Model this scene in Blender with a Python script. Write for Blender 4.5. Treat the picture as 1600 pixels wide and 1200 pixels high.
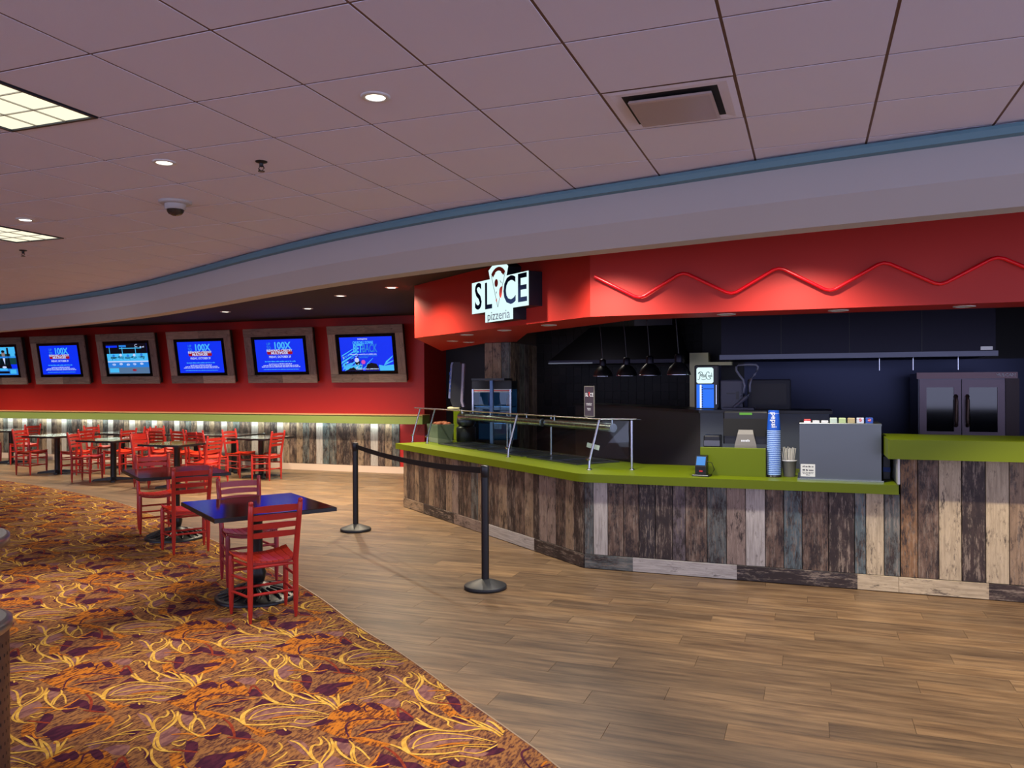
import bpy, bmesh, math, random
from mathutils import Matrix, Vector
random.seed(7)
for o in list(bpy.data.objects): bpy.data.objects.remove(o)
SC = bpy.context.scene; COL = SC.collection
PI = math.pi

# ---------------------------------------------------------------- camera, world, exposure, main lights
cd = bpy.data.cameras.new('camera'); cam = bpy.data.objects.new('camera', cd); COL.objects.link(cam)
cd.sensor_fit = 'HORIZONTAL'; cd.sensor_width = 36; cd.lens = 36*1245/1600
_r = Vector((0.93674046, 0.3499898, -0.00494545)); _u = Vector((0.00417015, 0.00296876, 0.9999869)); _f = Vector((-0.3499999, 0.93674881, -0.00132145))
cam.matrix_world = Matrix(((_r.x, _u.x, -_f.x, 0), (_r.y, _u.y, -_f.y, 0), (_r.z, _u.z, -_f.z, 1.71), (0, 0, 0, 1)))
SC.camera = cam
SC.view_settings.view_transform = 'Standard'; SC.view_settings.look = 'None'
SC.view_settings.exposure = 0.0; SC.view_settings.gamma = 1.0; SC.view_settings.use_curve_mapping = False
W = bpy.data.worlds.new('hall'); SC.world = W; W.use_nodes = True
W.node_tree.nodes['Background'].inputs[0].default_value = (0.54, 0.57, 0.86, 1)
W.node_tree.nodes['Background'].inputs[1].default_value = 2.8

def area(name, loc, sx, sy, power, color, rot=(0, 0, 0)):
    l = bpy.data.lights.new(name, 'AREA'); l.shape = 'RECTANGLE'; l.size = sx; l.size_y = sy; l.energy = power; l.color = color
    o = bpy.data.objects.new(name, l); o.location = loc; o.rotation_euler = rot; COL.objects.link(o); return o
def spot(name, loc, power, angle, color, blend=0.5, rot=(0, 0, 0), r=0.05):
    l = bpy.data.lights.new(name, 'SPOT'); l.energy = power; l.spot_size = math.radians(angle); l.spot_blend = blend; l.color = color; l.shadow_soft_size = r
    o = bpy.data.objects.new(name, l); o.location = loc; o.rotation_euler = rot; COL.objects.link(o); return o
WARM = (1.0, 0.83, 0.60); NEUT = (1.0, 0.93, 0.82); COOL = (1.0, 0.97, 0.92)
# fluorescent troffers in the tiled ceiling (the two in view and three more of the same row pattern behind the viewer)
TROFFERS = [(-3.628, 2.427, 0), (-6.651, 4.785, 0)]
for i, (x, y, _) in enumerate(TROFFERS): area('troffer_light', (x, y, 3.03), 0.5, 1.1, 14, COOL)
for x, y in ((-0.6, -0.4), (2.5, 0.6), (-3.6, -1.9), (-9.7, 7.0)): area('troffer_light', (x, y, 3.03), 0.5, 1.1, 10, COOL)
CEIL_CANS = [(-1.89, 3.26), (-3.63, 3.76), (-5.92, 4.65)]
for x, y in CEIL_CANS: spot('can_light', (x, y, 3.02), 430, 50, WARM, 1.0)
spot('can_light', (-0.35, 2.75, 3.02), 70, 70, WARM, 0.8)
spot('can_light', (1.9, 5.3, 2.96), 470, 94, WARM, 0.3)
spot('can_light', (-3.9, 1.5, 3.02), 400, 50, WARM, 1.0)
area('kitchen_fill', (-2.9, 10.3, 2.95), 0.3, 0.3, 8, NEUT)  # added fill that lifts the dark kitchen and column side, no fixture
spot('can_light', (-5.3, 10.35, 2.28), 40, 125, WARM, 0.3)
DARK_CANS = [(-8.04, 9.85), (-4.69, 8.38), (-5.25, 9.45), (-6.43, 10.05), (-8.03, 11.54), (-9.71, 11.47), (-11.31, 11.34)]
CAN_POWER = {0: (520, 130, 1.0), 1: (235, 145, 0.9), 2: (300, 150, 0.9), 3: (600, 130, 1.0), 4: (600, 130, 1.0)}
for k, (x, y) in enumerate(DARK_CANS + [(-13.2, 11.3), (-15.3, 11.4), (-17.5, 11.5)]):
    pw, an, bl = CAN_POWER.get(k, (430, 130, 1.0)); spot('can_light', (x, y, 2.96), pw, an, WARM, bl)
for x, y, pw in ((-1.75, 6.4, 260), (-0.1, 6.35, 200), (-3.1, 7.2, 150)): spot('can_light', (x, y, 2.96), pw, 135, NEUT, 0.8)

# ---------------------------------------------------------------- colour and materials
def lin(c):
    r = []
    for v in c:
        v = v/255; r.append(v/12.92 if v <= 0.04045 else ((v+0.055)/1.055)**2.4)
    return (*r, 1)
def newmat(name):
    m = bpy.data.materials.new(name); m.use_nodes = True
    return m, m.node_tree.nodes, m.node_tree.links, m.node_tree.nodes['Principled BSDF']
def mat(name, c, rough=0.5, metal=0, spec=0.5, bump=0, bscale=200, vary=0, coat=0):
    m, n, l, b = newmat(name)
    b.inputs['Base Color'].default_value = lin(c); b.inputs['Roughness'].default_value = rough
    b.inputs['Metallic'].default_value = metal; b.inputs['Specular IOR Level'].default_value = spec
    b.inputs['Coat Weight'].default_value = coat
    t = n.new('ShaderNodeTexCoord'); ns = n.new('ShaderNodeTexNoise'); ns.inputs['Scale'].default_value = bscale; ns.inputs['Detail'].default_value = 4
    l.new(t.outputs['Object'], ns.inputs['Vector'])
    if bump:
        bp = n.new('ShaderNodeBump'); bp.inputs['Strength'].default_value = bump; bp.inputs['Distance'].default_value = 0.002
        l.new(ns.outputs['Fac'], bp.inputs['Height']); l.new(bp.outputs['Normal'], b.inputs['Normal'])
    if vary:
        hs = n.new('ShaderNodeHueSaturation'); hs.inputs['Color'].default_value = lin(c)
        mr = n.new('ShaderNodeMapRange'); mr.inputs['To Min'].default_value = 1-vary; mr.inputs['To Max'].default_value = 1+vary
        l.new(ns.outputs['Fac'], mr.inputs['Value']); l.new(mr.outputs['Result'], hs.inputs['Value']); l.new(hs.outputs['Color'], b.inputs['Base Color'])
    return m
def emit(name, c, s):
    m, n, l, b = newmat(name)
    b.inputs['Base Color'].default_value = (0, 0, 0, 1); b.inputs['Emission Color'].default_value = lin(c); b.inputs['Emission Strength'].default_value = s
    b.inputs['Roughness'].default_value = 0.3
    return m
def glass(name, tint, f0=0.04):
    m, n, l, b = newmat(name); n.remove(b)
    tr = n.new('ShaderNodeBsdfTransparent'); tr.inputs['Color'].default_value = lin(tint)
    gl = n.new('ShaderNodeBsdfGlossy'); gl.inputs['Roughness'].default_value = 0.02
    lw = n.new('ShaderNodeLayerWeight'); lw.inputs['Blend'].default_value = 0.5
    pw = n.new('ShaderNodeMath'); pw.operation = 'POWER'; l.new(lw.outputs['Facing'], pw.inputs[0]); pw.inputs[1].default_value = 5
    fr = n.new('ShaderNodeMath'); fr.operation = 'MULTIPLY_ADD'; l.new(pw.outputs[0], fr.inputs[0]); fr.inputs[1].default_value = 0.8; fr.inputs[2].default_value = f0
    mx = n.new('ShaderNodeMixShader'); l.new(fr.outputs[0], mx.inputs[0]); l.new(tr.outputs[0], mx.inputs[1]); l.new(gl.outputs[0], mx.inputs[2])
    l.new(mx.outputs[0], n['Material Output'].inputs['Surface'])
    return m
def ramp(n, stops, interp='LINEAR'):
    r = n.new('ShaderNodeValToRGB'); r.color_ramp.interpolation = interp
    e = r.color_ramp.elements
    while len(e) < len(stops): e.new(0.5)
    for i, (p, c) in enumerate(stops): e[i].position = p; e[i].color = lin(c) if len(c) == 3 else c
    return r
def mixc(n, l, fac, a, b, blend='MIX'):
    x = n.new('ShaderNodeMix'); x.data_type = 'RGBA'; x.blend_type = blend
    for s, v in ((x.inputs[0], fac), (x.inputs[6], a), (x.inputs[7], b)):
        if hasattr(v, 'links'): l.new(v, s)
        else: s.default_value = v
    return x.outputs[2]
def noise(n, l, vec, scale, detail=5, rough=0.6):
    x = n.new('ShaderNodeTexNoise'); x.inputs['Scale'].default_value = scale; x.inputs['Detail'].default_value = detail; x.inputs['Roughness'].default_value = rough
    l.new(vec, x.inputs['Vector']); return x.outputs['Fac']
def mapping(n, l, vec, scale, rot=(0, 0, 0), addrand=None):
    if addrand is not None:
        a = n.new('ShaderNodeVectorMath'); a.operation = 'ADD'
        s = n.new('ShaderNodeVectorMath'); s.operation = 'SCALE'; s.inputs[0].default_value = (13, 7, 31)
        l.new(addrand, s.inputs['Scale']); l.new(vec, a.inputs[0]); l.new(s.outputs[0], a.inputs[1]); vec = a.outputs[0]
    m = n.new('ShaderNodeMapping'); m.inputs['Scale'].default_value = scale; m.inputs['Rotation'].default_value = rot
    l.new(vec, m.inputs['Vector']); return m.outputs[0]
def bumpn(n, l, b, h, s, d=0.002):
    bp = n.new('ShaderNodeBump'); bp.inputs['Strength'].default_value = s; bp.inputs['Distance'].default_value = d
    l.new(h, bp.inputs['Height']); l.new(bp.outputs[0], b.inputs['Normal'])

def weathered():
    """weathered painted board: object colour is the paint, alpha the amount of bare dark wood; local Z runs along the board"""
    m, n, l, b = newmat('weathered_board')
    t = n.new('ShaderNodeTexCoord'); oi = n.new('ShaderNodeObjectInfo')
    v1 = mapping(n, l, t.outputs['Object'], (1, 1, 0.20), addrand=oi.outputs['Random'])
    v2 = mapping(n, l, t.outputs['Object'], (1, 1, 0.40), addrand=oi.outputs['Random'])
    v3 = mapping(n, l, t.outputs['Object'], (1, 1, 0.07), addrand=oi.outputs['Random'])
    f1 = noise(n, l, v1, 85, 10, 0.78); f2 = noise(n, l, v2, 14, 6, 0.65); f3 = noise(n, l, v3, 60, 6, 0.7)
    def mad(a, k, c):
        x = n.new('ShaderNodeMath'); x.operation = 'MULTIPLY_ADD'; l.new(a, x.inputs[0]); x.inputs[1].default_value = k
        if hasattr(c, 'links'): l.new(c, x.inputs[2])
        else: x.inputs[2].default_value = c
        return x.outputs[0]
    def rng(a, lo, hi, to=1.0):
        x = n.new('ShaderNodeMapRange'); x.inputs['From Min'].default_value = lo; x.inputs['From Max'].default_value = hi; x.inputs['To Max'].default_value = to; l.new(a, x.inputs['Value']); return x.outputs[0]
    q = mad(f3, 0.5, mad(f2, 0.8, f1))                       # about 1.15 on average
    dark = rng(mad(oi.outputs['Alpha'], 0.33, q), 1.30, 1.46)
    pale = rng(mad(f2, -0.5, mad(f1, 1.0, f3)), 0.78, 0.92, 0.75)
    tone = ramp(n, [(0.3, (150, 140, 134)), (0.7, (255, 250, 246))]); l.new(f3, tone.inputs[0])
    paint = mixc(n, l, 0.8, oi.outputs['Color'], tone.outputs[0], 'MULTIPLY')
    pw = n.new('ShaderNodeMath'); pw.operation = 'MULTIPLY'; l.new(pale, pw.inputs[0]); l.new(oi.outputs['Alpha'], pw.inputs[1])
    c = mixc(n, l, dark, paint, lin((46, 37, 36)))
    c = mixc(n, l, pw.outputs[0], c, lin((158, 142, 126)))
    l.new(c, b.inputs['Base Color']); b.inputs['Roughness'].default_value = 0.5; b.inputs['Specular IOR Level'].default_value = 0.35
    bumpn(n, l, b, f1, 0.25)
    return m
def plank_floor():
    m, n, l, b = newmat('vinyl_plank')
    t = n.new('ShaderNodeTexCoord'); oi = n.new('ShaderNodeObjectInfo'); g = n.new('ShaderNodeNewGeometry')
    rn = n.new('ShaderNodeMath'); rn.operation = 'ADD'; l.new(oi.outputs['Random'], rn.inputs[0]); l.new(g.outputs['Random Per Island'], rn.inputs[1])
    fr = n.new('ShaderNodeMath'); fr.operation = 'FRACT'; l.new(rn.outputs[0], fr.inputs[0])
    v = mapping(n, l, g.outputs['Position'], (0.085, 1, 1), addrand=fr.outputs[0])
    f = noise(n, l, v, 25, 8, 0.66)
    v2 = mapping(n, l, g.outputs['Position'], (0.25, 1, 1), addrand=fr.outputs[0])
    f2 = noise(n, l, v2, 5, 3)
    r = ramp(n, [(0.26, (72, 57, 46)), (0.42, (108, 89, 69)), (0.55, (132, 111, 86)), (0.72, (154, 132, 103))]); l.new(f, r.inputs[0])
    r2 = ramp(n, [(0.0, (196, 184, 172)), (0.4, (222, 210, 196)), (0.75, (240, 226, 208)), (1.0, (255, 238, 212))]); l.new(fr.outputs[0], r2.inputs[0])
    c = mixc(n, l, 0.75, r.outputs[0], r2.outputs[0], 'MULTIPLY')
    r3 = ramp(n, [(0.35, (205, 198, 195)), (0.65, (255, 255, 255))]); l.new(f2, r3.inputs[0])
    c = mixc(n, l, 0.8, c, r3.outputs[0], 'MULTIPLY')
    # scuff marks by the queue rope
    l.new(c, b.inputs['Base Color']); b.inputs['Roughness'].default_value = 0.42; b.inputs['Specular IOR Level'].default_value = 0.4
    bumpn(n, l, b, f, 0.12)
    return m
def hatch(name, stops, ang, sc=60, lo=0.42, hi=0.58):
    m, n, l, b = newmat(name)
    g = n.new('ShaderNodeNewGeometry')
    v = mapping(n, l, g.outputs['Position'], (1, 0.34, 1), rot=(0, 0, ang))
    f = noise(n, l, v, sc, 3, 0.5)
    r = ramp(n, [(lo, stops[0]), (hi, stops[1])]); l.new(f, r.inputs[0])
    v2 = mapping(n, l, g.outputs['Position'], (1, 1, 1)); f2 = noise(n, l, v2, 600, 2)
    r2 = ramp(n, [(0.3, (190, 190, 190)), (0.7, (255, 255, 255))]); l.new(f2, r2.inputs[0])
    c = mixc(n, l, 0.7, r.outputs[0], r2.outputs[0], 'MULTIPLY'); l.new(c, b.inputs['Base Color'])
    b.inputs['Roughness'].default_value = 0.95; b.inputs['Specular IOR Level'].default_value = 0.08
    return m
def brushed(name, c, rough, axis):
    m, n, l, b = newmat(name)
    t = n.new('ShaderNodeTexCoord'); sc = [1, 1, 1]; sc[axis] = 0.02
    f = noise(n, l, mapping(n, l, t.outputs['Object'], sc), 220, 3)
    b.inputs['Base Color'].default_value = lin(c); b.inputs['Metallic'].default_value = 1
    mr = n.new('ShaderNodeMapRange'); mr.inputs['To Min'].default_value = rough-0.06; mr.inputs['To Max'].default_value = rough+0.08; l.new(f, mr.inputs['Value']); l.new(mr.outputs[0], b.inputs['Roughness'])
    bumpn(n, l, b, f, 0.06)
    return m
def tiles_mat():
    m, n, l, b = newmat('kitchen_tile'); g = n.new('ShaderNodeObjectInfo')
    r = ramp(n, [(0, (18, 16, 19)), (1, (34, 29, 31))]); l.new(g.outputs['Random'], r.inputs[0]); l.new(r.outputs[0], b.inputs['Base Color'])
    b.inputs['Roughness'].default_value = 0.45; b.inputs['Specular IOR Level'].default_value = 0.2
    return m

M = dict(
    board=weathered(), floorplank=plank_floor(), tile_dark=tiles_mat(),
    ceil=mat('ceiling_tile', (230, 228, 246), 0.9, spec=0.15, bump=0.5, bscale=400, vary=0.03),
    tbar=mat('ceiling_grid', (112, 82, 70), 0.6), white_trim=mat('fascia_paint', (184, 181, 180), 0.6, spec=0.3, vary=0.02, bscale=3),
    crown=mat('crown_paint', (100, 142, 156), 0.5), black_ceil=mat('black_ceiling', (24, 24, 32), 0.8, bump=0.5, bscale=300),
    red=mat('red_wall', (176, 38, 31), 0.42, spec=0.4, bump=0.08, bscale=150, vary=0.04),
    red_soffit=mat('red_soffit', (196, 50, 40), 0.45, spec=0.35, bump=0.05, bscale=150, vary=0.03),
    green=mat('lime_laminate', (94, 108, 4), 0.42, spec=0.25, vary=0.03, bscale=4), olive=mat('olive_ledge', (138, 158, 84), 0.5, vary=0.02, bscale=6),
    lit_ledge_edge=mat('lit_ledge_edge', (226, 170, 120), 0.5), base_white=mat('baseboard_paint', (214, 190, 172), 0.5),
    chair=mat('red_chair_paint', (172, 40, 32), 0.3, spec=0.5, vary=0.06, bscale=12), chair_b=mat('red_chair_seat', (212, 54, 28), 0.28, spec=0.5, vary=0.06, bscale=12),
    chair_p=mat('plum_red_paint', (146, 36, 46), 0.28, spec=0.5, vary=0.05, bscale=12),
    tabletop=mat('dark_table_laminate', (40, 26, 23), 0.12, spec=0.9, vary=0.15, bscale=20), table_edge=mat('table_edge', (22, 19, 22), 0.4),
    iron=mat('black_iron', (16, 17, 21), 0.38, spec=0.5, bump=0.3, bscale=60), black=mat('black_plastic', (18, 19, 24), 0.35), blackm=mat('black_matte', (17, 17, 20), 0.8),
    rubber=mat('black_rubber', (30, 32, 36), 0.5), belt=mat('belt_webbing', (14, 14, 17), 0.7),
    steel=brushed('brushed_steel', (108, 112, 110), 0.33, 0), steel_v=brushed('brushed_steel_tube', (186, 190, 200), 0.25, 2), chrome=mat('chrome', (200, 205, 215), 0.12, 1),
    darksteel=brushed('dark_steel', (104, 106, 118), 0.38, 0), hood=brushed('hood_steel', (46, 45, 54), 0.42, 0),
    panel=mat('charcoal_laminate', (58, 56, 62), 0.45), panel2=mat('slate_laminate', (74, 80, 94), 0.45), cap=mat('black_cap', (22, 24, 28), 0.35),
    navy=mat('dark_navy_wall', (26, 29, 42), 0.6), kitchen=mat('dark_kitchen_wall', (22, 21, 28), 0.5), cream=mat('cream_paint', (240, 234, 186), 0.6),
    white=mat('white_plastic', (215, 215, 215), 0.4), grey=mat('grey_plastic', (78, 80, 96), 0.45), greyb=mat('grey_bracket', (120, 116, 110), 0.5),
    bronze=mat('bronze_metal', (112, 92, 82), 0.42, 0.7), rimsteel=mat('rim_steel', (168, 166, 160), 0.3, 0.9), hole=mat('perforation', (28, 22, 20), 0.9),
    glass=glass('guard_glass', (240, 246, 243)), cglass=glass('case_glass', (190, 220, 236)),
    frame=weathered(), bezel=mat('gloss_bezel', (10, 10, 14), 0.12),
    zig=mat('red_tube', (250, 10, 30), 0.25, spec=0.6),
    sign_face=emit('sign_face', (222, 252, 252), 1.05), sign_side=mat('sign_side', (20, 32, 46), 0.4), ink=mat('ink_navy', (14, 24, 50), 0.9, spec=0.05), ink_red=mat('ink_red', (200, 60, 50), 0.8),
    ink_thin=mat('ink_grey', (60, 66, 84), 0.6),
    troffer=emit('troffer_panel', (250, 244, 214), 1.15), can=emit('can_lens', (255, 246, 226), 5.0), can_dim=mat('can_off', (190, 180, 178), 0.5),
    cup=mat('cup_blue', (24, 84, 190), 0.4), cup_rim=mat('cup_rim', (150, 180, 226), 0.4), straw=mat('straw_paper', (214, 210, 200), 0.6),
    paper=mat('paper', (222, 222, 216), 0.7), redink=mat('label_red', (196, 40, 44), 0.5), blueink=mat('label_blue', (40, 80, 170), 0.5), whiteink=mat('white_print', (235, 238, 245), 0.5),
    food=mat('food_red', (150, 74, 50), 0.7, vary=0.3, bscale=30), crate=mat('grey_crate', (120, 128, 116), 0.6, vary=0.15, bscale=10), well=mat('well_steel', (60, 66, 72), 0.3, 0.8),
    carpet=hatch('carpet_ground', ((82, 50, 50), (152, 106, 66)), 0.9, 80, 0.38, 0.58), c_or=hatch('carpet_orange', ((92, 50, 40), (192, 118, 42)), 0.9, 72, 0.40, 0.56),
    c_yel=hatch('carpet_yellow', ((200, 154, 68), (222, 180, 88)), 0.5, 40), c_mar=hatch('carpet_maroon', ((62, 28, 50), (84, 38, 58)), 0.2, 40),
    c_mau=hatch('carpet_mauve', ((116, 78, 82), (146, 104, 98)), 0.2, 40), c_red=hatch('carpet_red', ((120, 48, 38), (146, 62, 42)), 0.2, 40), c_os=hatch('carpet_orange_line', ((180, 106, 38), (200, 124, 46)), 0.2, 40),
    metalstrip=mat('edge_strip', (170, 150, 130), 0.4, 0.6),
)

# ---------------------------------------------------------------- mesh helpers
class MB:
    def __init__(s): s.v = []; s.f = []; s.sm = []
    def add(s, vs, fs, smooth=False, mx=None):
        b = len(s.v)
        s.v += [tuple(mx @ Vector(p)) if mx else tuple(p) for p in vs]
        s.f += [tuple(i+b for i in f) for f in fs]; s.sm += [smooth]*len(fs); return s
    def box(s, x0, x1, y0, y1, z0, z1, mx=None):
        return s.add([(x, y, z) for z in (z0, z1) for y in (y0, y1) for x in (x0, x1)],
                     [(0, 2, 3, 1), (4, 5, 7, 6), (0, 1, 5, 4), (2, 6, 7, 3), (0, 4, 6, 2), (1, 3, 7, 5)], mx=mx)
    def cbox(s, x0, x1, y0, y1, z0, z1, c, mx=None):
        """box with its vertical edges and top edges chamfered by c"""
        def ring(i, z): return [(x0+c+i, y0+i, z), (x1-c-i, y0+i, z), (x1-i, y0+c+i, z), (x1-i, y1-c-i, z), (x1-c-i, y1-i, z), (x0+c+i, y1-i, z), (x0+i, y1-c-i, z), (x0+i, y0+c+i, z)]
        return s.rings([ring(0, z0), ring(0, z1-c), ring(c*0.7, z1)], True, mx=mx, smooth=False)
    def rings(s, rs, caps=True, mx=None, smooth=True, closed=True):
        n = len(rs[0]); vs = [p for r in rs for p in r]; fs = []
        for i in range(len(rs)-1):
            for j in range(n if closed else n-1):
                k = (j+1) % n; fs.append((i*n+j, i*n+k, (i+1)*n+k, (i+1)*n+j))
        s.add(vs, fs, smooth, mx)
        if caps:
            s.add(rs[0], [tuple(range(n))[::-1]], False, mx); s.add(rs[-1], [tuple(range(n))], False, mx)
        return s
    def lathe(s, prof, n=20, c=(0, 0), mx=None, smooth=True, caps=True):
        return s.rings([[(c[0]+r*math.cos(2*PI*j/n), c[1]+r*math.sin(2*PI*j/n), z) for j in range(n)] for r, z in prof], caps, mx, smooth)
    def tube(s, path, r, n=8, caps=True, closed=False):
        P = [Vector(p) for p in path]; rr = r if isinstance(r, (list, tuple)) else [r]*len(P); rs = []
        for i, p in enumerate(P):
            t = (P[min(i+1, len(P)-1)]-P[max(i-1, 0)]).normalized()
            a = Vector((0, 0, 1)) if abs(t.z) < 0.9 else Vector((1, 0, 0))
            x = t.cross(a).normalized(); y = t.cross(x)
            rs.append([p+x*rr[i]*math.cos(2*PI*j/n)+y*rr[i]*math.sin(2*PI*j/n) for j in range(n)])
        return s.rings(rs, caps)
    def prism(s, poly, z0, z1, mx=None):
        n = len(poly); a = sum(poly[i][0]*poly[(i+1) % n][1]-poly[(i+1) % n][0]*poly[i][1] for i in range(n))
        if a < 0: poly = poly[::-1]
        return s.rings([[(x, y, z0) for x, y in poly], [(x, y, z1) for x, y in poly]], True, mx, False)
    def build(s, name, m, parent=None, loc=None, rot=None, mx=None):
        me = bpy.data.meshes.new(name); me.from_pydata(s.v, [], s.f); me.update()
        me.polygons.foreach_set('use_smooth', s.sm); me.materials.append(m)
        return link(name, me, parent, loc, rot, mx)
def link(name, me, parent=None, loc=None, rot=None, mx=None):
    o = bpy.data.objects.new(name, me); COL.objects.link(o)
    if parent: o.parent = parent
    if loc is not None: o.location = loc
    if rot is not None: o.rotation_euler = rot
    if mx is not None: o.matrix_local = mx
    return o
def box(name, m, x0, x1, y0, y1, z0, z1, parent=None, bevel=0, mx=None):
    o = MB().box(x0, x1, y0, y1, z0, z1, mx).build(name, m, parent)
    if bevel:
        b = o.modifiers.new('bevel', 'BEVEL'); b.width = bevel; b.segments = 2
    return o
def tag(o, label, cat, group=None):
    o['label'] = label; o['category'] = cat
    if group: o['group'] = group
    return o
def thing(name, label, cat, loc=(0, 0, 0), rz=0, group=None, rx=0):
    o = bpy.data.objects.new(name, None); COL.objects.link(o); o.empty_display_size = 0.1
    o.location = loc; o.rotation_euler = (rx, 0, rz)
    return tag(o, label, cat, group)
def structure(o): o['kind'] = 'structure'; return o
def stuff(o): o['kind'] = 'stuff'; return o
KIDS = {}
def copy_tree(o, parent=None):
    c = o.copy(); COL.objects.link(c)
    if parent: c.parent = parent
    for ch in [x for x in o.children]: copy_tree(ch, c)
    return c
def text(name, body, size, m, parent, loc, rot=(PI/2, 0, 0), sx=1, align='CENTER', off=0, shear=0, depth=0.0004):
    c = bpy.data.curves.new(name, 'FONT'); c.body = body; c.size = size; c.align_x = align; c.align_y = 'CENTER'; c.extrude = depth; c.offset = off; c.shear = shear; c.resolution_u = 3
    c.materials.append(m)
    f = bpy.data.objects.new(name, c); me = bpy.data.meshes.new_from_object(f); me.name = name; bpy.data.objects.remove(f)
    me.transform(Matrix.Scale(sx, 4, (1, 0, 0)))
    if not me.materials: me.materials.append(m)
    return link(name, me, parent, loc, rot)
def fine_print(parent, m, xc, z, width, h, y, seed=1):
    """a line of print too small to read: word-length strokes of letter marks on the y = const face"""
    r = random.Random(seed); mb = MB(); x = xc-width/2; end = xc+width/2; n = 0; word = r.randint(2, 7)
    while x < end-h*0.3:
        w = h*r.uniform(0.38, 0.6); hh = h*(1 if r.random() < 0.35 else 0.72)
        mb.box(x, min(x+w, end), y-0.0003, y, z-h/2, z-h/2+hh); x += w+h*0.16; n += 1
        if n >= word: x += h*0.45; n = 0; word = r.randint(2, 7)
    return mb.build('fine_print', m, parent)
def offset_corner(C, d_right, d_left):
    """point offset inward from the counter corner: right run faces -y, left run faces NOUT"""
    y = C[1]+d_right; px, py = C[0]+NIN[0]*d_left, C[1]+NIN[1]*d_left
    t = (y-py)/LD[1]; return (px+LD[0]*t, y)
LD = (-0.775, 0.632); NIN = (0.632, 0.775); LANG = math.atan2(-0.632, 0.775)   # left run of the counter: direction away from the corner, inward normal
C0 = (-1.95, 7.12); LEN = 4.29
def st(s, t, base=C0): return (base[0]+LD[0]*s+NIN[0]*t, base[1]+LD[1]*s+NIN[1]*t)
def board(name, parent, p, rot, w, t, h, col, wear, m=None):
    """one board: local x = width, local y = thickness (0 at back, -t at face), local z = length"""
    c = 0.0025
    mb = MB().rings([[(c, 0, z), (w-c, 0, z), (w-c, -t+c, z), (w-2*c, -t, z), (2*c, -t, z), (c, -t+c, z)] for z in (0, h)], True, smooth=False)
    o = mb.build(name, m or M['board'], parent); o.location = p; o.rotation_euler = rot
    o.color = (*lin(col)[:3], wear); return o

# ---------------------------------------------------------------- floor
floor = structure(box('floor', mat('floor_screed', (52, 40, 32), 0.8), -24, 6, -6, 16, -0.1, -0.006))
CARPET_EDGE = [(-24, 11.6), (-18, 11.1), (-15.5, 10.75), (-13.64, 10.22), (-12.7, 9.98), (-11.0, 9.45), (-9.4, 8.83), (-8.0, 8.08), (-6.6, 7.3), (-5.3, 6.52), (-4.3, 5.86), (-3.63, 5.38), (-3.02, 4.89), (-2.41, 4.45), (-1.85, 4.01), (-1.31, 3.59), (-1.06, 3.38), (-0.2, 2.6), (1.0, 1.4), (2.2, 0.0), (3.5, -2.0), (5.5, -6)]
def cr(P, n):
    out = []
    for i in range(len(P)-1):
        p0, p1, p2, p3 = P[max(i-1, 0)], P[i], P[i+1], P[min(i+2, len(P)-1)]
        for k in range(n):
            t = k/n
            out.append(tuple(0.5*((2*p1[a])+(-p0[a]+p2[a])*t+(2*p0[a]-5*p1[a]+4*p2[a]-p3[a])*t*t+(-p0[a]+3*p1[a]-3*p2[a]+p3[a])*t**3) for a in (0, 1)))
    return out+[P[-1]]
CE = cr(CARPET_EDGE, 4)
def edge_v(u, C):
    for a, b in zip(C, C[1:]):
        if a[0] <= u <= b[0]: return a[1]+(b[1]-a[1])*(u-a[0])/(b[0]-a[0])
    return C[0][1] if u < C[0][0] else C[-1][1]
def cam_d(u, v): return -0.35*u+0.937*v
def in_view(u, v, z, pad=0.06):
    d = cam_d(u, v); x = 0.937*u+0.35*v
    return d > 0.5 and abs(x/d) < 0.643+pad and abs((z-1.71)/d) < 0.482+pad
PW, PL = 0.19, 1.22
pm = MB().rings([[(-PL/2+0.0008+c, -PW/2+0.0004+c, z), (PL/2-0.0008-c, -PW/2+0.0004+c, z), (PL/2-0.0008-c, PW/2-0.0004-c, z), (-PL/2+0.0008+c, PW/2-0.0004-c, z)] for c, z in ((0, -0.006), (0, -0.0004), (0.0005, 0))], True, smooth=False)
pme = bpy.data.meshes.new('plank'); pme.from_pydata(pm.v, [], pm.f); pme.materials.append(M['floorplank'])
cells = []
for r in range(-10, 74):
    v = 0.4+r*PW; offx = (r*0.377 % 1)*PL + random.uniform(-0.12, 0.12)
    for c in range(-19, 6):
        u = c*PL+offx
        if v < edge_v(u+PL/2, CE)-0.35 and v < edge_v(u-PL/2, CE)-0.35: continue
        if v > 7.4 and u > -0.9 or v > 13.5: continue
        cells.append((cam_d(u, v) if in_view(u, v, 0, 0.12) else 99, u, v))
cells.sort()
rest = MB()
for k, (d, u, v) in enumerate(cells):
    if k < 290 and d < 50: link('plank', pme, floor, (u, v, 0))
    else: rest.add([(x+u, y+v, z) for x, y, z in pm.v], pm.f)
stuff(rest.build('plank_field', M['floorplank'], floor))

# ---------------------------------------------------------------- carpet with its printed scrolls
poly = [p for p in CE if p[0] > -24] + [(-24, -6)]
poly = [(-24, CE[0][1])]+poly
carpet = tag(MB().prism(poly, -0.004, 0.005).build('carpet', M['carpet']), 'orange and plum carpet patterned with yellow scrolling leaves', 'carpet')
strip = MB()
for a, b in zip(CE, CE[1:]):
    dx, dy = b[0]-a[0], b[1]-a[1]; q = math.hypot(dx, dy); nx, ny = -dy/q*0.012, dx/q*0.012
    strip.add([(a[0], a[1], 0.0056), (b[0], b[1], 0.0056), (b[0]+nx, b[1]+ny, 0.003), (a[0]+nx, a[1]+ny, 0.003)], [(0, 1, 2, 3)])
strip.build('edge_strip', M['metalstrip'], carpet)
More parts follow.
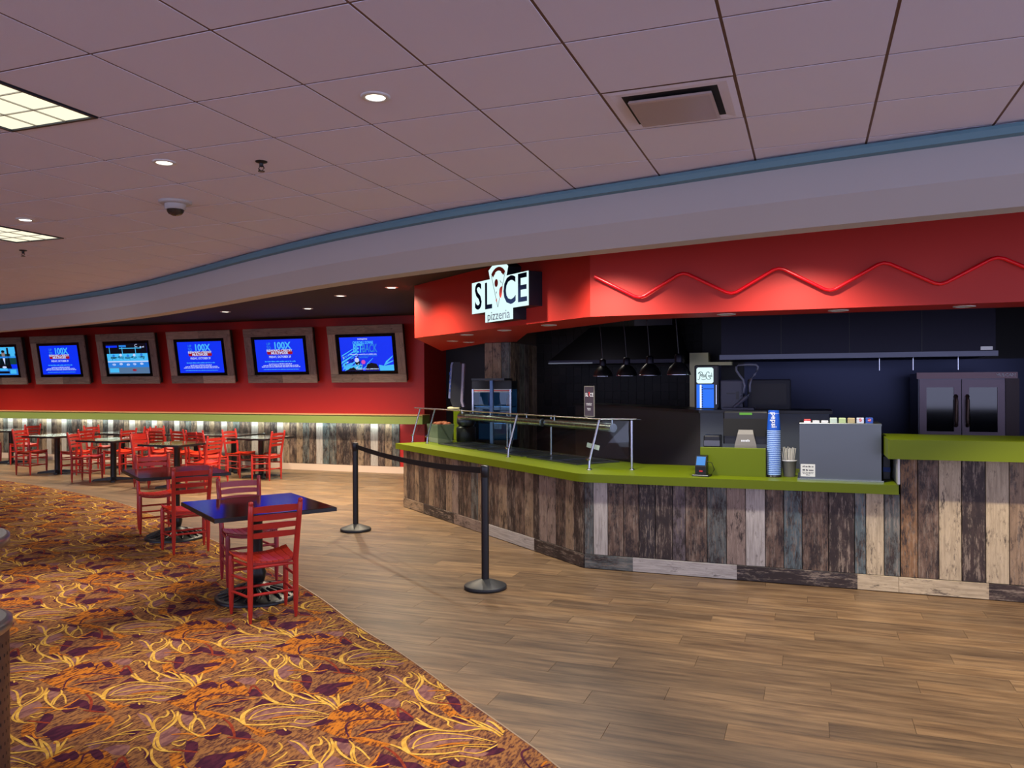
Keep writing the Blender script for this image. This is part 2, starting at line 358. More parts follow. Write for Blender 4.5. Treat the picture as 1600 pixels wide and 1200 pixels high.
# motif traced in a local frame (metres, one repeat is 0.93 x 0.915)
def ms(x, y):
    # trace coordinates (px of the study drawing) to metres on the floor
    X = 60+x/6.0; Y = 920+y/6.0
    d = _f + _r*((X-800)/1245) + _u*((600-Y)/1245); t = -1.71/d.z
    return (d.x*t+3.60, d.y*t-3.27)
MOT = []   # (layer, kind, width, points)
def S(layer, w, *p): MOT.append((layer, 's', w, [ms(*q) for q in p]))
def B(layer, *p): MOT.append((layer, 'b', 0, [ms(*q) for q in p]))
B('c_mau', (690, 690), (770, 668), (880, 668), (850, 715), (770, 720)); B('c_mau', (1245, 500), (1330, 492), (1325, 560), (1275, 545)); B('c_mau', (930, 490), (1030, 490), (1060, 545), (1005, 560))
B('c_mau', (680, 1000), (760, 945), (900, 915), (1000, 925), (860, 960)); B('c_mau', (1000, 1040), (1100, 1010), (1250, 1030), (1180, 1062), (1060, 1060))
B('c_mau', (1120, 870), (1240, 830), (1340, 865), (1260, 890)); B('c_mau', (560, 660), (700, 640), (620, 690)); B('c_mau', (1380, 880), (1470, 800), (1500, 840), (1450, 920))
B('c_mau', (640, 1000), (760, 930), (950, 900), (1150, 905), (1300, 940), (1100, 962), (900, 985), (760, 1022)); B('c_mau', (1000, 620), (1060, 596), (1180, 560), (1250, 600), (1180, 650), (1080, 680))
B('c_mar', (980, 700), (1040, 722), (1060, 775), (1010, 762)); B('c_mar', (590, 700), (660, 690), (700, 735), (640, 745)); B('c_mar', (860, 840), (960, 880), (840, 888), (740, 915)); B('c_mar', (330, 740), (420, 712), (480, 722), (400, 762)); B('c_mar', (1180, 800), (1250, 782), (1330, 800), (1270, 832)); B('c_mar', (560, 850), (680, 832), (760, 845), (640, 868)); B('c_mar', (1390, 610), (1480, 590), (1530, 612), (1450, 640)); B('c_mar', (40, 830), (150, 800), (200, 790), (120, 842))
B('c_or', (0, 862), (100, 830), (230, 775), (330, 725), (430, 695), (480, 690), (540, 705), (620, 690), (720, 700), (760, 740), (790, 780), (860, 812), (700, 820), (560, 815), (500, 835), (390, 850), (330, 868), (280, 905), (240, 945), (180, 935), (120, 915))
B('c_or', (560, 520), (700, 500), (760, 530), (640, 560), (560, 600), (420, 640), (330, 660), (420, 590)); B('c_or', (240, 955), (330, 930), (420, 950), (520, 985), (430, 1000), (320, 985))
B('c_or', (1160, 720), (1230, 700), (1270, 770), (1180, 790)); B('c_or', (620, 1060), (720, 1080), (800, 1110), (720, 1150), (650, 1110))
B('c_mar', (300, 1085), (350, 1050), (450, 1058), (490, 1098), (600, 1108), (630, 1150), (560, 1172), (480, 1145), (400, 1125), (320, 1115))
B('c_mar', (1290, 645), (1360, 650), (1365, 690), (1295, 765), (1268, 720)); B('c_mar', (250, 612), (350, 565), (480, 552), (640, 540), (560, 572), (420, 592), (300, 630))
B('c_mar', (755, 785), (830, 758), (880, 790), (850, 822), (770, 812)); B('c_mar', (448, 712), (490, 698), (525, 730), (470, 752)); B('c_mar', (90, 935), (170, 940), (245, 960), (180, 975), (110, 960))
B('c_mar', (1190, 1062), (1330, 1010), (1400, 1015), (1300, 1050)); B('c_mar', (1390, 780), (1520, 745), (1560, 770), (1440, 820)); B('c_mar', (860, 600), (980, 575), (900, 620)); B('c_mar', (830, 1100), (930, 1085), (1000, 1110), (900, 1140))
B('c_mar', (360, 890), (500, 868), (620, 860), (520, 890), (420, 905)); B('c_mar', (560, 930), (690, 900), (600, 950))
S('c_red', 0.012, (450, 1000), (490, 1040), (495, 1100), (480, 1160)); S('c_red', 0.012, (420, 1150), (520, 1160), (640, 1170)); S('c_red', 0.012, (770, 790), (830, 730), (880, 800)); S('c_red', 0.012, (1180, 690), (1290, 700), (1365, 705))
S('c_mar', 0.010, (235, 950), (255, 890), (310, 840), (400, 815), (560, 805), (720, 818), (860, 815)); S('c_mar', 0.008, (540, 760), (560, 720), (640, 700)); S('c_mar', 0.008, (300, 930), (420, 905), (520, 900), (640, 880))
S('c_os', 0.012, (330, 920), (420, 890), (540, 880), (660, 850), (800, 840)); S('c_os', 0.012, (1180, 610), (1290, 605), (1450, 615), (1540, 600)); S('c_os', 0.012, (700, 590), (760, 540), (730, 505)); S('c_os', 0.012, (870, 1000), (1010, 980), (1150, 975))
S('c_os', 0.010, (60, 1180), (160, 1150), (280, 1100), (380, 1040)); S('c_os', 0.010, (1260, 770), (1300, 800), (1380, 790)); S('c_os', 0.012, (605, 1045), (680, 1090), (760, 1120), (860, 1100))
Y = 'c_yel'
S(Y, 0.020, (612, 1048), (612, 1010), (648, 962), (720, 927)); S(Y, 0.012, (700, 935), (820, 895), (950, 883), (1080, 893), (1200, 893), (1330, 878), (1420, 890), (1450, 930))
S(Y, 0.014, (605, 1045), (660, 1052), (760, 1052), (900, 1045), (1030, 1030)); S(Y, 0.009, (1030, 1030), (1120, 1045), (1200, 1035), (1290, 1010), (1370, 985)); S(Y, 0.009, (670, 1015), (720, 975), (820, 935), (960, 910), (1100, 913), (1220, 930), (1380, 970))
S(Y, 0.008, (660, 1010), (760, 985), (900, 960), (1050, 945), (1200, 945), (1290, 960)); S(Y, 0.008, (700, 1018), (850, 1015), (1000, 1000), (1150, 985), (1330, 985)); S(Y, 0.007, (1050, 1030), (1100, 1000), (1200, 1000), (1290, 1005))
S(Y, 0.012, (605, 1045), (575, 1010), (520, 985)); S('c_os', 0.014, (520, 985), (440, 968), (330, 945), (235, 935))
S(Y, 0.012, (1450, 930), (1430, 895), (1380, 858), (1330, 808)); S(Y, 0.010, (1480, 920), (1440, 870), (1390, 835), (1340, 815)); S(Y, 0.012, (1400, 880), (1340, 860), (1260, 850), (1180, 820), (1100, 790), (1050, 755), (1035, 720), (1040, 690))
S(Y, 0.010, (1330, 850), (1280, 810), (1210, 785)); S(Y, 0.012, (1500, 900), (1495, 860), (1480, 830), (1450, 820)); S(Y, 0.010, (1500, 900), (1520, 850), (1540, 800)); S(Y, 0.010, (1490, 905), (1560, 868), (1620, 850))
S(Y, 0.008, (1130, 870), (1110, 850), (1135, 825), (1110, 800)); S(Y, 0.012, (870, 820), (920, 850), (960, 870), (1030, 885)); S(Y, 0.010, (900, 800), (940, 850), (1000, 880))
S(Y, 0.012, (1090, 600), (1060, 580), (1055, 545), (1090, 515), (1140, 510), (1160, 490), (1150, 475)); S(Y, 0.012, (1100, 600), (1150, 575), (1200, 545), (1225, 510), (1230, 480)); S(Y, 0.008, (1080, 600), (1140, 560), (1190, 530), (1205, 500), (1180, 470))
S(Y, 0.010, (1050, 580), (1030, 540), (1000, 505), (950, 490)); S(Y, 0.012, (1095, 600), (1080, 640), (1095, 680), (1150, 700)); S(Y, 0.010, (1080, 600), (1055, 650), (1060, 680), (1120, 700), (1250, 705))
S(Y, 0.011, (1330, 600), (1260, 560), (1240, 520), (1255, 495)); S(Y, 0.009, (1310, 590), (1320, 550), (1360, 515), (1345, 490)); S(Y, 0.009, (1330, 590), (1335, 555), (1365, 520), (1400, 540), (1425, 580)); S(Y, 0.009, (1330, 600), (1390, 620), (1450, 610))
S(Y, 0.008, (550, 680), (650, 660), (760, 650), (870, 645), (940, 620), (1070, 595)); S(Y, 0.008, (560, 660), (700, 640), (830, 600), (950, 585), (1060, 590)); S(Y, 0.007, (690, 640), (800, 612), (920, 605))
S(Y, 0.008, (1180, 655), (1230, 645), (1290, 635)); S(Y, 0.008, (1180, 660), (1240, 672), (1280, 650)); S(Y, 0.008, (860, 720), (900, 690), (940, 680), (960, 700)); S(Y, 0.008, (990, 740), (1010, 715), (990, 690), (960, 680))
S(Y, 0.009, (810, 1085), (900, 1070), (1000, 1065), (1100, 1080), (1150, 1090)); S(Y, 0.008, (950, 1100), (940, 1078)); S(Y, 0.008, (770, 570), (840, 545), (880, 520), (870, 500)); S(Y, 0.008, (790, 590), (860, 565), (900, 545))
HL = {'c_mau': 0.0004, 'c_or': 0.0007, 'c_mar': 0.001, 'c_red': 0.0013, 'c_os': 0.0016, 'c_yel': 0.002}
LAY = {k: MB() for k in HL}
PREP = []
for layer, kind, w, pts in MOT:
    if kind == 'b':
        P = [p for p in cr(pts+[pts[0]], 3)][:-1]; cx = sum(p[0] for p in P)/len(P); cy = sum(p[1] for p in P)/len(P)
        PREP.append((layer, 'b', P, (cx, cy)))
    else:
        P = cr(pts, 4); Lf = []; Rt = []
        for i, p in enumerate(P):
            a, b = P[max(i-1, 0)], P[min(i+1, len(P)-1)]; q = math.hypot(b[0]-a[0], b[1]-a[1]) or 1
            ww = w*(0.62+0.38*math.sin(PI*min(1, i/(len(P)-1)*1.0)))*0.62
            nx, ny = -(b[1]-a[1])/q*ww, (b[0]-a[0])/q*ww
            Lf.append((p[0]+nx, p[1]+ny)); Rt.append((p[0]-nx, p[1]-ny))
        PREP.append((layer, 's', Lf, Rt))
PREP_I = {id(p[2]): i for i, p in enumerate(PREP)}
def inside(x, y): return y < edge_v(x, CE)-0.01
for iu in range(-16, 6):
    for iv in range(-3, 11):
        ox, oy = -3.60+iu*0.93, 3.27+iv*0.915
        if not any(in_view(ox+a, oy+b, 0, 0.1) for a in (-0.5, 0.5, 1.5) for b in (-0.5, 0.5, 1)): continue
        if not inside(ox, oy-1): continue
        for layer, kind, A, Bq in PREP:
            z = 0.005+HL[layer]+(PREP_I[id(A)] % 17)*1.4e-5; mb = LAY[layer]
            if kind == 'b':
                if all(inside(x+ox, y+oy) for x, y in A):
                    mb.add([(x+ox, y+oy, z) for x, y in A], [tuple(range(len(A)))])
            else:
                n = len(A); ok = [inside(A[i][0]+ox, A[i][1]+oy) and inside(Bq[i][0]+ox, Bq[i][1]+oy) for i in range(n)]
                mb.add([(x+ox, y+oy, z) for x, y in A]+[(x+ox, y+oy, z) for x, y in Bq], [(i, n+i, n+i+1, i+1) for i in range(n-1) if ok[i] and ok[i+1]])
for k, nm in (('c_mau', 'mauve_patches'), ('c_or', 'orange_flames'), ('c_mar', 'plum_leaves'), ('c_red', 'red_lines'), ('c_os', 'orange_lines'), ('c_yel', 'yellow_scrolls')):
    stuff(LAY[k].build(nm, M[k], carpet))

# ---------------------------------------------------------------- ceiling, fascia, dark ceiling
FAS = cr([(-22, 10.6), (-19, 10.5), (-16, 10.15), (-12.65, 9.47), (-10.6, 8.95), (-8.65, 8.29), (-6.76, 7.42), (-5.28, 6.69), (-3.96, 6.1), (-2.74, 5.66), (-2.1, 5.48), (-0.91, 5.2), (-0.23, 5.04), (0.6, 4.88), (1.05, 4.8), (3, 4.45), (6, 4.0)], 5)
ceiling = structure(box('ceiling', M['tbar'], -24, 6, -4, 16, 3.0508, 3.15))
TU, TV, GU, GV = 0.6047, 0.5895, -2.116, 2.427
tm = MB().rings([[(-TU/2+0.0065+c, -TV/2+0.0065+c, z), (TU/2-0.0065-c, -TV/2+0.0065+c, z), (TU/2-0.0065-c, TV/2-0.0065-c, z), (-TU/2+0.0065+c, TV/2-0.0065-c, z)] for c, z in ((0.0006, 0), (0, 0.0006), (0, 0.0027))], True, smooth=False)
tme = bpy.data.meshes.new('tile'); tme.from_pydata(tm.v, [], [f[::-1] for f in tm.f]); tme.materials.append(M['ceil'])
skip = {(-3, -1), (-3, 0), (-8, 3), (-8, 4), (2, 2)}
tl = []
for j in range(-36, 14):
    for i in range(-14, 16):
        u, v = GU+(j+0.5)*TU, GV+(i+0.5)*TV
        if (j, i) in skip or u < -23.5 or v < -3.6 or v-TV/2 > edge_v(u, FAS)+0.35: continue
        tl.append((cam_d(u, v) if in_view(u, v, 3.05, 0.12) else 99, u, v))
tl.sort(); rest = MB()
for k, (d, u, v) in enumerate(tl):
    if k < 285 and d < 50: link('tile', tme, ceiling, (u, v, 3.048))
    else: rest.add([(x+u, y+v, z+3.048) for x, y, z in tm.v], [f[::-1] for f in tm.f])
stuff(rest.build('tile_field', M['ceil'], ceiling))
def sweep(curve, prof, mb=None):
    mb = mb or MB(); rs = []
    for i, p in enumerate(curve):
        a, b = curve[max(i-1, 0)], curve[min(i+1, len(curve)-1)]; q = math.hypot(b[0]-a[0], b[1]-a[1])
        nx, ny = (b[1]-a[1])/q, -(b[0]-a[0])/q      # towards the hall
        rs.append([(p[0]+nx*o, p[1]+ny*o, z) for o, z in prof])
    return mb.rings(rs, True, smooth=False)
fascia = structure(sweep(FAS, [(-0.02, 3.0545), (-0.02, 3.03), (0, 3.0), (0, 2.785), (-0.11, 2.634), (-0.28, 2.634), (-0.28, 3.0545)]).build('trim_1', M['white_trim']))
sweep(FAS, [(-0.01, 3.036), (0.055, 3.038), (0.06, 3.018), (0.05, 2.985), (0, 2.98)]).build('crown', M['crown'], fascia)
back = [(p[0]+0.0, p[1]+0.27) for p in FAS]
structure(MB().prism(back+[(6, 15), (-22, 15)], 3.0, 3.04).build('ceiling_back', M['black_ceil']))

def troffer(u, v, label):
    t = thing('ceiling_light', label, 'ceiling light', (u, v, 3.0), 0, 'fluorescent troffers')
    w, h = TU/2-0.004, TV-0.004
    f = MB()
    for x0, x1, y0, y1 in ((-w, -w+0.018, -h, h), (w-0.018, w, -h, h), (-w+0.018, w-0.018, -h, -h+0.018), (-w+0.018, w-0.018, h-0.018, h)): f.box(x0, x1, y0, y1, 0.042, 0.054)
    f.build('frame', M['sign_side'], t)
    MB().box(-w+0.018, w-0.018, -h+0.018, h-0.018, 0.0505, 0.054).build('diffuser', M['troffer'], t)
    for k in range(1, 6): MB().box(-w+0.018, w-0.018, -h+k*h/3-0.003, -h+k*h/3+0.003, 0.045, 0.0505).build('louver_blade', M['rimsteel'], t)
    for k in range(1, 3): MB().box(-w+k*2*w/3-0.003, -w+k*2*w/3+0.003, -h+0.018, h-0.018, 0.0445, 0.0505).build('louver_blade', M['rimsteel'], t)
    return t
troffer(*TROFFERS[0][:2], 'larger, nearer square-celled fluorescent panel in the tiled ceiling')
troffer(*TROFFERS[1][:2], 'smaller, farther fluorescent panel in the tiled ceiling')
def downlight(x, y, z, r, label, m, grp):
    t = thing('downlight', label, 'ceiling light', (x, y, z), 0, grp)
    MB().lathe([(r*1.5, 0), (r*1.5, -0.004), (r*1.02, -0.008), (r, -0.002)], 24, caps=False).build('ring', M['white'], t)
    MB().lathe([(r*1.01, -0.001), (r*1.0, -0.0035), (r*0.5, -0.0045), (0.001, -0.005)], 24).build('lens', m, t)
    return t
for (x, y), lb in zip(CEIL_CANS, ('round white downlight in the tiled ceiling, nearest of three', 'round downlight in the tiled ceiling beside the sprinkler', 'small round downlight in the tiled ceiling beside the far fluorescent panel')):
    downlight(x, y, 3.048, 0.046, lb, M['can'], 'downlights in the tiled ceiling')
for (x, y), lb in zip(DARK_CANS, ('downlight in the black ceiling just behind the pale fascia, above the fourth television', 'downlight in the black ceiling closest to the pale fascia and red soffit', 'downlight in the black ceiling by the top corner of the red soffit', 'downlight in the black ceiling midway between soffit and fourth television', 'downlight in the black ceiling above the gap between fifth and sixth televisions', 'downlight in the black ceiling above the fourth television, close to the wall', 'downlight in the black ceiling above the third television')):
    downlight(x, y, 3.0, 0.06, lb, M['can'], 'downlights in the black ceiling')
def sprinkler(x, y, label):
    t = thing('sprinkler', label, 'sprinkler', (x, y, 3.048), 0, 'ceiling sprinklers')
    MB().lathe([(0.036, 0), (0.034, -0.006), (0.016, -0.012)], 16).build('escutcheon', M['iron'], t)
    MB().lathe([(0.012, -0.012), (0.012, -0.03), (0.006, -0.034)], 12).tube([(0.012, 0, -0.03), (0.02, 0, -0.042), (0.004, 0, -0.058)], 0.004, 6).tube([(-0.012, 0, -0.03), (-0.02, 0, -0.042), (-0.004, 0, -0.058)], 0.004, 6).build('body', M['iron'], t)
    MB().lathe([(0.02, -0.058), (0.02, -0.062)], 12).build('deflector', M['iron'], t)
sprinkler(-3.08, 3.96, 'dark sprinkler head in the tiled ceiling between two downlights')
sprinkler(-7.29, 5.70, 'dark sprinkler head in the tiled ceiling beyond the far fluorescent panel')
t = thing('security_camera', 'white dome security camera on the tiled ceiling', 'camera', (-4.34, 4.60, 3.048))
MB().lathe([(0.115, 0), (0.115, -0.012), (0.10, -0.02), (0.075, -0.022)], 28).build('base', M['white_trim'], t)
MB().lathe([(0.075, -0.022), (0.072, -0.055), (0.062, -0.06)], 28).build('housing', M['white_trim'], t)
MB().lathe([(0.062, -0.06), (0.058, -0.075), (0.045, -0.092), (0.02, -0.103), (0.001, -0.105)], 28).build('dome', mat('smoked_dome', (70, 62, 56), 0.06, 0.3), t)
# square supply diffuser set in a tile opening
t = thing('ceiling_vent', 'square supply air vent with a dropped centre plate in the ceiling', 'vent', (GU+2.5*TU, GV+2.5*TV, 3.048))
a, b = TU/2-0.008, TV/2-0.008
f = MB()
prof = [(0, 0.0), (0.03, -0.003), (0.075, 0.0012)]
f.rings([[(-a+o, -b+o, z), (a-o, -b+o, z), (a-o, b-o, z), (-a+o, b-o, z)] for o, z in prof], False, smooth=False).build('surround', M['ceil'], t)
MB().box(-a+0.075, a-0.075, -b+0.075, b-0.075, 0.0010, 0.0024).build('throat', M['hole'], t)
MB().rings([[(-a+o, -b+o, z), (a-o, -b+o, z), (a-o, b-o, z), (-a+o, b-o, z)] for o, z in ((0.105, -0.012), (0.10, -0.024), (0.115, -0.027))], True, smooth=False).build('plate', mat('vent_plate', (190, 170, 165), 0.25, spec=0.6), t)

# ---------------------------------------------------------------- television wall
WV = 13.44
wall = structure(box('wall_back', M['red'], -24, -6.78, WV, WV+0.15, 0, 3.04))
box('wall_return', M['red'], -6.93, -6.78, WV+0.151, 15.9, 0, 3.04, wall)
structure(box('wall_left', M['red'], -24.15, -24, -6, 15, 0, 3.1))
PAL = {'W': ((196, 192, 188), 0.10), 'C': ((204, 190, 162), 0.28), 'T': ((164, 142, 118), 0.5), 'B': ((128, 106, 92), 0.72), 'D': ((84, 70, 66), 0.85), 'G': ((108, 116, 116), 0.66), 'S': ((104, 122, 128), 0.6), 'O': ((150, 116, 84), 0.62), 'P': ((158, 140, 130), 0.42), 'K': ((62, 56, 62), 0.9), 'V': ((116, 106, 112), 0.66)}
seq = 'GTBWBTBDBGSWBGTBTWDBTWBBGTWBTDWTGBWBDTWGBTWTBDWGTBWTDBGWTBWTBGDWTBWGTBDWTBWDTGBW'
u = -7.30; k = 0
while u > -20.5:
    w = 0.15 if k % 3 else 0.165; c, wr = PAL[seq[k % len(seq)]]
    board('plank', wall, (u-w, WV, 0.13), (0, 0, 0), w, 0.02, 0.86, c, min(1, wr*1.05)); u -= w; k += 1
structure(box('baseboard_back', M['base_white'], -24, -6.93, WV-0.025, WV, 0, 0.125))
ledge = structure(box('trim_2', M['olive'], -24, -6.67, 13.14, WV, 0.955, 1.115))
box('edge_strip', M['lit_ledge_edge'], -24, -6.66, 13.12, WV, 1.115, 1.13, ledge)  # light on the ledge's top edge, painted in as a peach strip
lt = tag(box('light_strip', emit('strip_glow', (214, 236, 226), 9), -20.5, -7.3, WV-0.10, WV-0.07, 0.944, 0.954), 'pale glowing light strip under the olive wall ledge', 'light strip')
area('strip_light', (-13.9, WV-0.085, 0.93), 13.2, 0.03, 28, (0.86, 1.0, 0.93), (0.35, 0, 0))

def screen_mats():
    return dict(blue=emit('screen_blue', (6, 46, 232), 1.1), lblue=emit('screen_print_blue', (70, 178, 250), 1.0), white=emit('screen_white', (200, 215, 255), 0.95), cyan=emit('screen_cyan', (70, 186, 245), 1.0),
        red=emit('screen_red', (170, 16, 40), 0.8), mid=emit('screen_mid', (40, 128, 226), 0.95), dark=emit('screen_dark', (10, 12, 26), 0.6), pink=emit('screen_pink', (224, 80, 190), 0.9), grey=emit('screen_grey', (92, 128, 168), 0.8), teal=emit('screen_teal', (16, 70, 70), 0.8), skin=emit('screen_skin', (150, 130, 130), 0.8), deep=emit('screen_deep', (4, 30, 190), 0.9))
SM = screen_mats()
FB = [(-0.82, 0.0, 0.935, 1.1, (108, 92, 82)), ]
def television(u, label, content):
    t = thing('television', label, 'television', (u, WV-0.12, 1.735), 0, 'televisions along the red wall', rx=math.radians(9.4))
    # local: x right, z up, -y towards the hall
    box('housing', M['blackm'], -0.76, 0.79, 0.004, 0.10, 0.02, 1.08, t)
    G = ((170, 156, 144), 0.12), ((150, 138, 128), 0.2), ((184, 170, 156), 0.1), ((140, 128, 122), 0.24)
    random.shuffle(list(G)); g = [random.choice(G) for _ in range(6)]
    def hb(x0, z0, w, h, gi):   # horizontal board
        o = board('frame_board', t, (x0, 0, z0+h), (0, PI/2, 0), h, 0.028, w, g[gi][0], g[gi][1], M['frame'])
    hb(-0.82, 0.935, 0.84, 0.165, 0); hb(0.02, 0.935, 0.80, 0.165, 1); hb(-0.82, 0, 0.84, 0.165, 2); hb(0.02, 0, 0.80, 0.165, 3)
    board('frame_board', t, (-0.82, 0, 0.166), (0, 0, 0), 0.168, 0.028, 0.768, g[4][0], g[4][1], M['frame'])
    board('frame_board', t, (0.652, 0, 0.166), (0, 0, 0), 0.168, 0.028, 0.768, g[5][0], g[5][1], M['frame'])
    bz = box('bezel', M['bezel'], -0.65, 0.65, -0.012, 0.003, 0.168, 0.932, t)
    y = -0.0125
    scr = box('screen', SM['blue'], -0.57, 0.57, y-0.001, y, 0.225, 0.875, t)
    content(t, scr, y-0.0015)
    return t
def rect(scr, m, x0, x1, z0, z1, y, nm='picture_patch'): return MB().box(x0, x1, y-0.0004, y, z0, z1).build(nm, SM[m], scr)
def polyp(scr, m, pts, y, nm='picture_patch'):
    mb = MB(); n = len(pts); a = sum(pts[i][0]*pts[(i+1) % n][1]-pts[(i+1) % n][0]*pts[i][1] for i in range(n))
    if a < 0: pts = pts[::-1]
    return mb.add([(x, y, z) for x, z in pts], [tuple(range(n))]).build(nm, SM[m], scr)
def ell(cx, cz, rx, rz, n=18): return [(cx+rx*math.cos(2*PI*k/n), cz+rz*math.sin(2*PI*k/n)) for k in range(n)]
def ad(t, s, y):
    L = lambda b, z, sz, m, sx=1, x=0, off=0: text('lettering', b, sz, SM[m], s, (x, y, z), sx=sx, off=off)
    L('100X', 0.745, 0.185, 'lblue', 1.0, 0.07, 0.006); L('UP\nTO', 0.745, 0.075, 'mid', 1.0, -0.245, 0.002)
    polyp(s, 'red', [(-0.29, 0.575), (0.30, 0.575), (0.31, 0.625), (0.27, 0.665), (-0.26, 0.665), (-0.30, 0.625)], y+0.0002)
    L('REWARD CREDIT', 0.65, 0.062, 'white', 1.25, 0.0, 0.002); L('MULTIPLIER', 0.60, 0.062, 'white', 1.25, 0.0, 0.002)
    L('FRIDAY, OCTOBER 29', 0.525, 0.058, 'white', 0.92, 0, 0.001)
    for k, (z, w, h, m) in enumerate(((0.435, 0.74, 0.024, 'lblue'), (0.385, 0.56, 0.020, 'white'), (0.355, 0.84, 0.020, 'white'), (0.328, 0.92, 0.020, 'white'), (0.275, 0.84, 0.016, 'lblue'))): fine_print(s, SM[m], 0, z, w, h, y, k+3)
def race(t, s, y):
    rect(s, 'dark', -0.57, 0.57, 0.76, 0.875, y); rect(s, 'blue', -0.57, -0.25, 0.795, 0.84, y-0.0003); rect(s, 'mid', -0.20, 0.0, 0.80, 0.845, y-0.0003); rect(s, 'cyan', -0.2, 0.42, 0.768, 0.782, y-0.0003)
    rect(s, 'cyan', -0.57, 0.57, 0.50, 0.66, y); rect(s, 'white', -0.57, 0.57, 0.475, 0.50, y-0.0002); rect(s, 'dark', -0.57, 0.57, 0.66, 0.76, y); rect(s, 'mid', -0.57, 0.57, 0.36, 0.475, y); rect(s, 'grey', -0.57, 0.57, 0.225, 0.36, y)
    for px in (-0.48, -0.12, 0.25): rect(s, 'cyan', px-0.008, px+0.008, 0.66, 0.80, y-0.0003)
    for k, (hx, hz) in enumerate(((-0.38, 0.565), (-0.18, 0.575), (0.02, 0.56), (0.2, 0.57), (0.40, 0.575))):
        polyp(s, 'dark', [(hx-0.10, hz+0.0), (hx-0.07, hz+0.035), (hx-0.02, hz+0.03), (hx+0.05, hz+0.03), (hx+0.09, hz+0.02), (hx+0.06, hz-0.05), (hx+0.02, hz-0.02), (hx-0.03, hz-0.02), (hx-0.07, hz-0.055), (hx-0.05, hz-0.01)], y-0.0004, 'horse_picture')
        polyp(s, 'white' if k % 2 else 'mid', ell(hx, hz+0.055, 0.035, 0.03, 10), y-0.0005, 'rider_picture')
        polyp(s, 'white', ell(hx-0.02, hz-0.14, 0.05, 0.025, 10), y-0.0004, 'reflection_picture')
    rect(s, 'cyan', -0.54, -0.28, 0.25, 0.345, y-0.0004); polyp(s, 'red', ell(0.16, 0.30, 0.06, 0.025), y-0.0004)
    text('lettering', 'C', 0.09, SM['white'], s, (0.28, y-0.0004, 0.825), sx=1.3); fine_print(s, SM['white'], 0.44, 0.80, 0.12, 0.03, y-0.0004, 4)
def studio(t, s, y):
    rect(s, 'cyan', -0.57, 0.57, 0.72, 0.875, y); rect(s, 'teal', -0.57, 0.57, 0.47, 0.72, y); rect(s, 'mid', -0.57, 0.57, 0.62, 0.66, y-0.0002); rect(s, 'dark', 0.30, 0.36, 0.47, 0.86, y-0.0002); rect(s, 'cyan', 0.40, 0.55, 0.62, 0.85, y-0.0002)
    polyp(s, 'dark', [(-0.02, 0.36), (0.0, 0.56), (0.10, 0.62), (0.26, 0.62), (0.36, 0.54), (0.40, 0.36)], y-0.0004, 'suit_picture'); polyp(s, 'skin', ell(0.18, 0.71, 0.055, 0.085), y-0.0005, 'face_picture'); polyp(s, 'dark', ell(0.18, 0.775, 0.055, 0.03), y-0.0006, 'hair_picture'); polyp(s, 'white', [(0.14, 0.62), (0.22, 0.62), (0.19, 0.46)], y-0.0005, 'shirt_picture')
    rect(s, 'mid', -0.57, 0.57, 0.225, 0.37, y-0.0003); rect(s, 'cyan', -0.57, 0.25, 0.33, 0.38, y-0.0005); rect(s, 'dark', -0.57, 0.30, 0.26, 0.31, y-0.0005); rect(s, 'cyan', 0.33, 0.52, 0.25, 0.35, y-0.0006); polyp(s, 'white', ell(0.16, 0.405, 0.07, 0.025), y-0.0006, 'hands_picture')
